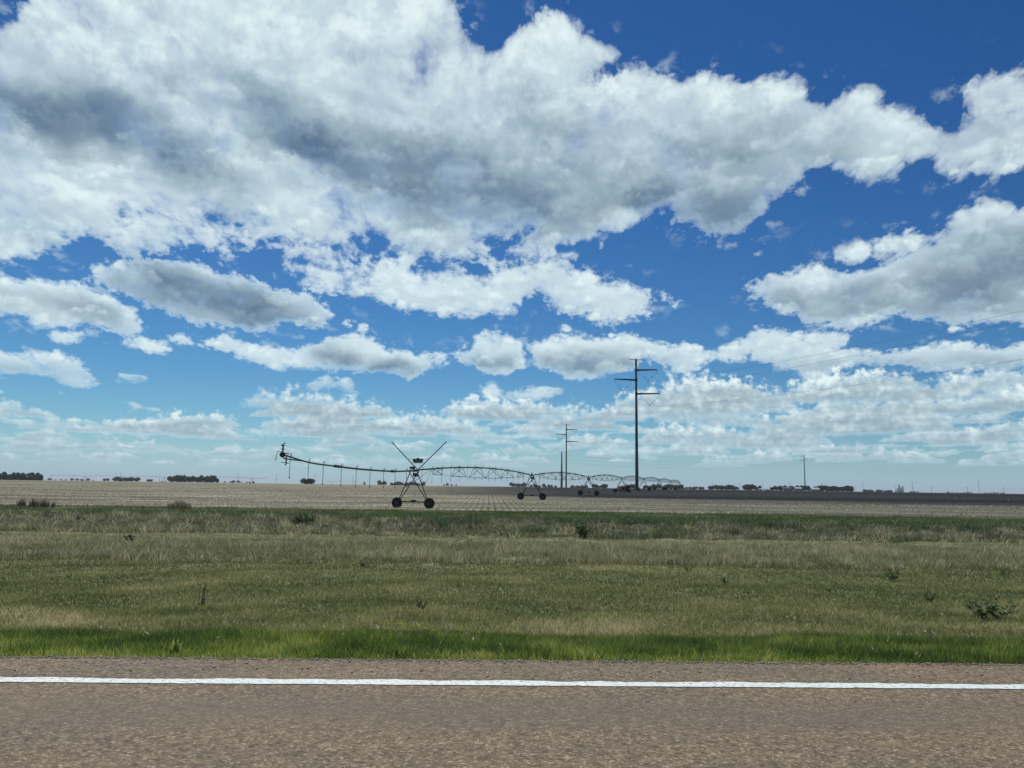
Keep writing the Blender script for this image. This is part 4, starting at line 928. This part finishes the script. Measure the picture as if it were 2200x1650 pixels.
# (u0, u1, depth, height in photo rows, spread of heights, count, kind, width/height, name, label, group)
BELTS = [
 (-60,84,900,11.0,0.24,19,'cedar',1.15,'cedar_tree','dense dark cedar in the low front row of the windbreak at the far left','cedars of the far left windbreak'),
 (-50,82,930,15.5,.22,13,'tall',.8,'tree','tall dark tree standing above the cedar row at the far left','tall trees of the far left windbreak'),
 (100,205,2400,4.0,0.45,9,'round',1.5,'tree','tiny far tree on the skyline right of the left windbreak','tiny skyline trees right of the windbreak'),
 (222,232,1350,6.6,0.16,2,'round',1.1,'tree','small tree touching the left end of the low tree belt','pair of small trees left of the low belt'),
 (242,297,1300,9.4,0.19,9,'round',1.15,'tree','dark tree in the short low belt under the two faint poles','trees of the short low belt'),
 (316,326,1700,5.0,0.32,2,'round',1.4,'tree','small isolated tree between the two left tree belts','pair of isolated small trees'),
 (361,466,1000,13.8,0.22,17,'round',1.0,'tree','dark leafy tree in the large belt left of the far irrigator','trees of the large left belt'),
 (480,550,2300,4.0,0.45,8,'round',1.5,'tree','tiny tree on the skyline below the far irrigator pipe','tiny trees under the far irrigator'),
 (651,672,800,11.6,0.10,5,'round',1.1,'tree','tree in the compact round clump behind the hanging hoses','trees of the compact round clump'),
 (778,786,1900,5.5,0.16,1,'tall',1.0,'tree','lone tiny tree right of the compact round clump',None),
 (812,832,1500,8.2,0.40,4,'round',.9,'tree','small tree left of the masts behind the hanging hoses','small trees left of the masts'),
 (838,914,1500,7.2,0.26,13,'cedar',1.2,'tree','low dark tree in the flat belt behind the first pivot tower','trees of the belt behind the first tower'),
 (950,982,2200,4.2,0.45,4,'round',1.3,'tree','tiny tree just right of the first pivot tower','tiny trees right of the first tower'),
 (1096,1130,1500,7.7,0.40,6,'round',.95,'tree','small tree left of the second pivot tower','small trees left of the second tower'),
 (1138,1196,1700,5.9,0.40,9,'cedar',1.3,'tree','low tree between the second tower and the bare pole','low trees right of the second tower'),
 (1224,1262,1600,5.1,0.32,7,'cedar',1.5,'tree','low dark tree in the strip right of the second power pole','low strip of trees by the second pole'),
 (1274,1301,1200,8.2,0.40,6,'round',1.15,'tree','tree in the domed clump left of the fourth pivot tower','domed clump of trees'),
 (1346,1364,1150,9.0,0.32,4,'round',1.15,'tree','tree just left of the nearest power pole foot','trees left of the pole foot'),
 (1384,1402,1150,8.2,0.32,4,'round',1.1,'tree','tree under the sixth arch just right of the nearest pole','trees right of the pole foot'),
 (1404,1465,1150,8.6,0.35,12,'round',1.1,'tree','tree behind the last small arches of the irrigator','trees behind the last arches'),
 (1466,1512,1300,5.5,0.45,7,'round',1.2,'tree','low tree right of the last irrigator arch','low trees right of the last arch'),
 (1524,1588,1150,9.1,0.32,10,'round',1.1,'tree','leafy tree in the left group of the farmstead trees','left group of farmstead trees'),
 (1600,1620,1050,12.3,0.13,4,'round',1.05,'tree','tree of the tall rounded clump between the farmstead groups','tall rounded farmstead clump'),
 (1627,1635,1050,10.0,0.16,2,'tall',.8,'tree','slender tree right of the tall rounded farmstead clump','slender pair of farmstead trees'),
 (1655,1748,1020,10.0,0.26,17,'round',1.0,'tree','dark tree around the farm roofs','trees around the farm roofs'),
 (1750,1832,980,11.3,0.19,16,'round',1.0,'tree','dark tree of the solid right half of the farmstead belt','right half of the farmstead belt'),
 (1856,1876,1700,5.0,0.24,5,'cedar',1.3,'tree','low tree in the short hedge right of the farm trees','short hedge right of the farm'),
 (1881,1917,1700,5.1,0.32,7,'cedar',1.3,'tree','low tree in the hedge left of the grain elevator','hedge left of the elevator'),
 (1924,1940,2400,3.7,0.32,5,'cedar',1.3,'tree','small dark tree at the foot of the grain elevator','trees at the elevator foot'),
 (1954,1974,1700,3.8,0.45,4,'round',1.4,'tree','small round tree right of the grain elevator','small trees right of the elevator'),
 (2032,2090,2600,2.4,0.45,9,'cedar',1.8,'tree','tiny dark bush on the skyline near the dim poles','tiny skyline bushes near the dim poles'),
 (2114,2158,2600,2.2,0.45,7,'cedar',1.8,'tree','tiny dark bush in the thin line at the right edge','tiny skyline bushes at the right edge'),
]
_i = 0
for (u0, u1, D, hp, sp, n, kind, wr, nm, lb, gp) in BELTS:
    rs = random.Random(int(u0)+999)
    for k in range(n):
        u = u0+(u1-u0)*((k+.5)/n+rs.uniform(-.25, .25)/n); d = D*(1+rs.uniform(-.03, .03)); P = on_line(u, 1045, d)
        H = hp/1652*D*(1+rs.uniform(-sp, sp)); base_v = CAMZ-P.z
        tree(nm, kind, P, H, H*wr*rs.uniform(.9, 1.35), lb, gp, _i); _i += 1

# ============================ buildings ============================
M_white = mat_plain('white_metal_siding', (.55,.57,.57), .6, 0, .1, 1); M_roof = mat_plain('pale_metal_roof', (.50,.54,.56), .45, .3, .12, 1); M_grey = mat_plain('grey_siding', (.16,.19,.22), .7, 0, .15, 1)
M_shing = mat_plain('dark_shingle', (.10,.11,.12), .8, 0, .2, 2); M_conc = mat_plain('cream_concrete', (.58,.58,.54), .8, 0, .08, .3); M_win = mat_plain('dark_window', (.02,.025,.03), .2, 0, .2)
def house(name, u, D, W, dep, h, rise, wm, rm, label, cat):
    P = on_line(u, 1050, D); r = thing(name, P, label, cat, 'farm buildings among the trees')
    b = MB(); w2, d2 = W/2, dep/2
    b.add([(-w2,-d2,-.3),(w2,-d2,-.3),(w2,d2,-.3),(-w2,d2,-.3),(-w2,-d2,h),(w2,-d2,h),(w2,d2,h),(-w2,d2,h),(-w2,0,h+rise-.05),(w2,0,h+rise-.05)], [(0,1,5,4),(2,3,7,6),(1,2,6,9,5),(3,0,4,8,7)]); b.build('wall', wm, r)
    b = MB(); o = .4
    for s in (-1, 1): b.add([(-w2-o, s*(d2+o), h-.12),(w2+o, s*(d2+o), h-.12),(w2+o, 0, h+rise),(-w2-o, 0, h+rise),(-w2-o, s*(d2+o), h+.02),(w2+o, s*(d2+o), h+.02),(w2+o, 0, h+rise+.14),(-w2-o, 0, h+rise+.14)], [(0,1,2,3),(4,5,6,7),(0,1,5,4),(0,3,7,4),(1,2,6,5)])
    b.build('roof', rm, r)
    for x in (-W*.28, W*.25):
        b = MB(); b.box((x, -d2-.03, h*.55), (1.2, .08, 1.3)); b.build('window', M_win, r)
    b = MB(); b.box((0, -d2-.03, 1.0), (1.1, .08, 2.0)); b.build('door', M_grey, r)
house('farm_shed', 1648, 930, 6, 4, 1.4, .8, M_white, M_roof, 'low white farm shed left of the farm trees', 'shed')
house('farm_shed', 1633, 960, 3, 3, 1.6, .9, M_white, M_roof, 'smallest white shed under the slender farm trees', 'shed')
house('farmhouse', 1690, 930, 9, 6, 3.0, 1.8, M_grey, M_shing, 'grey farmhouse with dark roof left of the small power pole', 'house')
house('farmhouse', 1714, 940, 8, 6, 3.0, 1.8, M_grey, M_roof, 'grey farmhouse with pale roof just left of the small power pole', 'house')
house('barn', 1750, 900, 9, 8, 2.2, 2.0, M_grey, M_roof, 'barn with bright white roof right of the small power pole', 'barn')
def elevator():
    D = 2300; P = on_line(1932, 1057, D); r = thing('grain_elevator', P, 'pale grain elevator with silos and a tall headhouse on the far skyline', 'grain elevator')
    k = D/1652
    for i, x in enumerate((-4.5, -1.5, 1.5, 4.5, 7.5)):
        b = MB(); b.lathe([(1.55*k,-1),(1.55*k,(11 if i else 8.5)*k),(0,(11.5 if i else 9)*k)], (x*k, 0, 0), (0,0,1), 18); b.build('silo', M_conc, r, True)
    b = MB(); b.box((0, 0, 13*k), (3.2*k, 2.6*k, 5.5*k)); b.box((0, 0, 16*k), (2.2*k, 2*k, 2*k)); b.build('headhouse', M_conc, r)
    b = MB(); b.box((8.6*k, 0, 7*k), (1.8*k, 2.2*k, 14*k)); b.build('leg_tower', M_conc, r)
    b = MB(); b.box((2.2*k, -1.7*k, 1.6*k), (9*k, 1.4*k, 3.2*k)); b.build('loading_shed', M_grey, r)
    b = MB(); b.tube([(-8.2*k, 0, -1), (-8.2*k, 0, 15*k)], .35*k, 8); b.build('elevator_leg', M_conc, r)
elevator()

# ============================ tank and pump behind the fourth tower ============================
M_tank = mat_plain('pale_tank_paint', (.36,.29,.27), .5, 0, .12, 1.2)
def tank():
    P = on_line(1337.5, 1056, 242); r = thing('fuel_tank', P, 'pale rounded fuel tank on a dark stand behind the fourth pivot tower', 'tank', None, -.3)
    b = MB(); b.lathe([(0,-1.5),(.55,-1.42),(.85,-1.15),(.92,-.9),(.92,.9),(.85,1.15),(.55,1.42),(0,1.5)], (0,0,1.25), (1,0,0), 20); b.build('tank', M_tank, r, True)
    b = MB()
    for x in (-.8, .8): b.box((x, 0, .35), (.16, 1.5, .9))
    b.box((0, -.55, .1), (2.2, .12, .14)); b.box((0, .55, .1), (2.2, .12, .14)); b.build('stand', M_dark, r)
    b = MB(); b.box((.25, -.98, 1.0), (.75, .28, .95)); b.build('panel', M_dark, r)
    P = on_line(1347.5, 1056, 240); r = thing('pump_engine', P, 'dark pump engine with humped hood right of the pale tank', 'engine')
    b = MB(); b.lathe([(0,-.75),(.45,-.7),(.6,-.4),(.6,.45),(.4,.75),(0,.8)], (0,0,1.55), (1,0,.35), 14); b.box((-.1, 0, .95), (1.3, .8, .9)); b.build('hood', M_dark, r, True)
    b = MB(); b.box((0, 0, .25), (1.6, .9, .5)); b.build('skid', M_dark, r)
    b = MB(); b.tube([(-.3,0,2.0),(-.3,0,2.5)], .06, 8); b.build('exhaust', M_dark, r)
    P = on_line(1304.5, 1050, 300); r = thing('valve_post', P, 'small dark box on a short post left of the pale tank', 'post')
    b = MB(); b.tube([(0,0,-.2),(0,0,1.2)], .12, 8); b.build('post', M_dark, r)
    b = MB(); b.box((0,0,1.55), (.55,.4,.8)); b.box((0,0,1.98), (.62,.46,.06)); b.build('box', M_dark, r)
tank()

# ============================ tufts, weeds and shrubs one can tell apart ============================
def leaf_cluster(name, mat, P, n, hgt, wid, seed, style):
    """a plant of many blades or leaves growing from its foot (origin at the foot)"""
    rs = np.random.RandomState(seed); V = []; F = []; Rn = []
    def leaf(base, d, L, w, up_=None):
        d = Vector(d).normalized(); s = d.cross(Vector((0,0,1))); s = s.normalized() if s.length > .05 else Vector((1,0,0)); s = (Matrix.Rotation(rs.rand()*3.14, 3, d)@s) if style != 'grass' else (Matrix.Rotation(rs.rand()*6.28, 3, d)@s)
        b = len(V); base = Vector(base); droop = Vector((0,0,-.18*L)) if style != 'stalk' else Vector((0,0,0))
        V.extend([base, base+d*L*.4+s*w/2, base+d*L*.75+s*w*.35+droop*.4, base+d*L+droop, base+d*L*.75-s*w*.35+droop*.4, base+d*L*.4-s*w/2]); F.append((b,b+1,b+2,b+3,b+4,b+5)); Rn.extend([np.clip(rs.normal(.45,.22),0,1)]*6)
    if style == 'grass':
        for k in range(n):
            a = rs.rand()*6.28; r = wid*.42*rs.rand()**.6; sl = .03+.22*rs.rand()*(r/wid*2); h = hgt*(.35+.72*rs.rand())*(1-.45*(r/wid*2.2)**2)
            leaf((r*math.cos(a), r*.6*math.sin(a), -.02), (math.cos(a)*sl+rs.normal(0,.08), math.sin(a)*sl, 1), h, .022+.012*rs.rand()+.02*wid)
    else:
        st = []
        ns = max(2, int(n/14))
        for k in range(ns):
            a = rs.rand()*6.28; sl = (.25+.6*rs.rand()) if style == 'weed' else .12*rs.rand(); L = hgt*(.6+.45*rs.rand())
            if style == 'weed' and wid > hgt: sl *= 1.3
            x0 = (rs.rand()-.5)*wid*.5 if style != 'stalk' else (rs.rand()-.5)*wid; st.append((Vector((x0, (rs.rand()-.5)*wid*.3, 0)), Vector((math.cos(a)*sl, math.sin(a)*sl*.6, 1)).normalized(), L))
        for k in range(n):
            p, d, L = st[rs.randint(len(st))]; f = .15+.85*rs.rand(); a = rs.rand()*6.28
            leaf(p+d*L*f, (math.cos(a), math.sin(a), .3+.5*rs.rand()), hgt*(.16+.16*rs.rand())*(1.1-.4*f)*(.35 if style == 'stalk' else 1), hgt*(.05+.05*rs.rand())*(.3 if style == 'stalk' else 1))
        for p, d, L in st:
            b = len(V); s = d.cross(Vector((0,1,0))).normalized()*max(.008, hgt*.012); s2 = d.cross(s).normalized()*max(.008, hgt*.012); q = p+Vector((0,0,-.03))
            V.extend([q+s, q+s2, q-s, q-s2, p+d*L+s*.3, p+d*L+s2*.3, p+d*L-s*.3, p+d*L-s2*.3]); F.extend([(b,b+1,b+5,b+4),(b+1,b+2,b+6,b+5),(b+2,b+3,b+7,b+6),(b+3,b,b+4,b+7)]); Rn.extend([.25]*8)
    me = bpy.data.meshes.new(name); me.from_pydata([tuple(v) for v in V], [], F)
    at = me.attributes.new('rnd', 'FLOAT', 'POINT'); at.data.foreach_set('value', np.array(Rn, np.float32)); me.materials.append(mat)
    o = bpy.data.objects.new(name, me); COL.objects.link(o); o.location = P; return o
V_tuft = mat_leaf('tuft_blade', [(0, (.14,.118,.09)), (.5, (.34,.28,.205)), (1, (.60,.51,.38))], .45)
V_lweed = mat_leaf('large_weed_leaf', [(0, (.035,.065,.030)), (.5, (.085,.145,.062)), (1, (.32,.38,.25))], .45)
V_dgreen = mat_leaf('dark_weed', [(0, (.012,.028,.016)), (.5, (.030,.060,.026)), (1, (.10,.14,.07))], .35)
PL = [ # u, foot row, height, width (rows), style, leaves, material, name, label, category, group
 (46,1091,16,16,'grass',260,V_tuft,'grass_tuft','leftmost upright tan grass tuft at the field edge','grass tuft','row of tan tufts at the left'),
 (73,1092,18,21,'grass',340,V_tuft,'grass_tuft','widest tan grass tuft of the left row, second from the edge','grass tuft','row of tan tufts at the left'),
 (95,1092,17,19,'grass',300,V_tuft,'grass_tuft','third tan grass tuft of the left row','grass tuft','row of tan tufts at the left'),
 (114,1092,13,8,'grass',140,V_tuft,'grass_tuft','thinnest tan grass tuft, right end of the left row','grass tuft','row of tan tufts at the left'),
 (385,1096,17,54,'grass',620,V_tuft,'grass_tuft','broad reddish tan grass clump at the field edge left of the irrigator','grass clump',None),
 (251,1094,11,28,'weed',130,V_brush,'dead_bush','low dark bush left of the small round one at the field edge','bush','small dark bushes at the field edge'),
 (308,1095,9,18,'weed',100,V_brush,'dead_bush','small round dark bush between the low bush and the broad tan clump','bush','small dark bushes at the field edge'),
 (353,1096,9,17,'weed',90,V_brush,'dead_bush','small dark bush touching the left of the broad tan clump','bush','small dark bushes at the field edge'),
 (447,1096,10,18,'weed',90,V_brush,'dead_bush','small dark bush right of the broad tan clump','bush','small dark bushes at the field edge'),
 (104,1118,14,16,'weed',120,V_brush,'dead_bush','left of two dark bushes on the green bank below the tufts','bush','two bushes on the left bank'),
 (168,1119,12,20,'weed',120,V_brush,'dead_bush','right of two dark bushes on the green bank below the tufts','bush','two bushes on the left bank'),
 (278,1166,18,26,'weed',170,V_dgreen,'green_bush','dark green bush in the dry grass at the left','bush','two bushes in the left dry grass'),
 (206,1163,11,22,'weed',120,V_brush,'dead_bush','grey low bush in the dry grass left of the dark green bush','bush','two bushes in the left dry grass'),
 (653,1128,26,70,'weed',420,V_weed,'weed_heap','broad heap of grey green weeds on the ditch bank left of the pivot wheels','weed heap',None),
 (872,1140,20,16,'weed',90,V_brush,'dead_bush','small dead bush on the bank right of the weed heap','bush',None),
 (1016,1143,44,18,'stalk',110,V_weed,'thin_sapling','thin upright green sapling on the ditch bank','sapling',None),
 (1253,1157,34,30,'weed',200,V_weed,'green_bush','dark green upright shrub in the ditch right of centre','shrub',None),
 (1277,1150,32,40,'stalk',260,V_brush,'dead_bush','grey leafless shrub beside the dark green shrub','shrub',None),
 (1572,1156,36,52,'stalk',330,V_brush,'dead_bush','wide grey leafless shrub on the bank at the right','shrub',None),
 (2128,1162,26,50,'stalk',260,V_brush,'dead_bush','grey leafless shrub on the bank near the right edge','shrub',None),
 (437,1305,40,24,'stalk',70,V_dgreen,'tall_weed','thin bent dark weed alone in the mown ditch at the left','weed',None),
 (905,1313,21,22,'weed',90,V_dgreen,'leafy_weed','leafy weed with a pale tip in the mown ditch near the centre','weed',None),
 (780,1220,19,24,'weed',90,V_weed,'leafy_weed','bright green leafy weed at the foot of the dry grass','weed',None),
 (1560,1256,15,36,'weed',110,V_dgreen,'leafy_weed','spreading dark weed in the upper ditch right of centre','weed',None),
 (1483,1228,12,38,'weed',110,V_dgreen,'leafy_weed','wide low weed at the foot of the dry grass right of centre','weed',None),
 (1440,1224,9,22,'weed',70,V_dgreen,'leafy_weed','smaller low weed just left of the wide low weed','weed',None),
 (1917,1248,22,28,'weed',130,V_weed,'leafy_weed','pale tipped weed in the upper ditch at the right','weed',None),
 (1997,1294,17,20,'weed',80,V_dgreen,'leafy_weed','small dark weed left of the large clump at the right edge','weed',None),
 (1782,1273,10,18,'weed',60,V_dgreen,'leafy_weed','tiny dark weed in the middle of the ditch at the right','weed',None),
 (2152,1240,18,28,'weed',80,V_weed,'leafy_weed','small weed high in the ditch near the right edge','weed',None),
 (2132,1336,40,84,'weed',210,V_lweed,'large_weed','largest dark leafy weed clump at the right edge of the ditch','weed',None),
 (2092,1316,20,20,'weed',70,V_dgreen,'leafy_weed','pale flecked weed leaning from the left of the largest clump','weed',None),
 (148,1244,10,12,'weed',50,V_dgreen,'leafy_weed','tiny dark weed in the mown grass at the far left','weed',None),
 (640,1374,20,66,'grass',110,V_green,'grass_clump','dark dense clump in the tall verge left of the yellow flowers','grass clump',None),
 (373,1414,44,18,'grass',26,V_green,'grass_clump','tall narrow dark grass clump at the road edge','grass clump',None),
 (845,1417,30,52,'grass',130,V_green,'grass_clump','bushy green grass clump beside the bare patch at the road edge','grass clump',None),
]
_s = 40
for (u, v, hp, wp, style, n, mat, nm, lb, cat, gp) in PL:
    P = ground_hit(u, v); k = (Vector(P)-Vector((0,0,CAMZ))).length/1652/1.03; _s += 1
    tag(leaf_cluster(nm, mat, P, n, hp*k*(1.5 if nm == 'grass_tuft' else 1.15), wp*k, _s, style), lb, cat, gp)
for u in (938, 957, 972, 986, 1000):
    P = ground_hit(u, 1144+random.uniform(-2, 2)); k = P.y/1652; _s += 1
    tag(leaf_cluster('weed_stalk', V_brush, P, 30, 36*k, .22, _s, 'stalk'), 'thin bare weed stalk left of the green sapling on the ditch bank', 'weed', 'bare weed stalks on the bank')

# ============================ the air ============================
def haze():
    b = MB(); b.box((0, 3000, 28), (34000, 34000, 64)); o = b.build('haze', bpy.data.materials.new('pale_air')); o['kind'] = 'stuff'
    m = o.data.materials[0]; m.use_nodes = True; nt = m.node_tree; nt.nodes.clear()
    v = nt.nodes.new('ShaderNodeVolumePrincipled'); v.inputs['Color'].default_value = (.80, .88, .95, 1); v.inputs['Density'].default_value = .00008; v.inputs['Anisotropy'].default_value = .2
    out = nt.nodes.new('ShaderNodeOutputMaterial'); nt.links.new(v.outputs[0], out.inputs['Volume'])
haze()
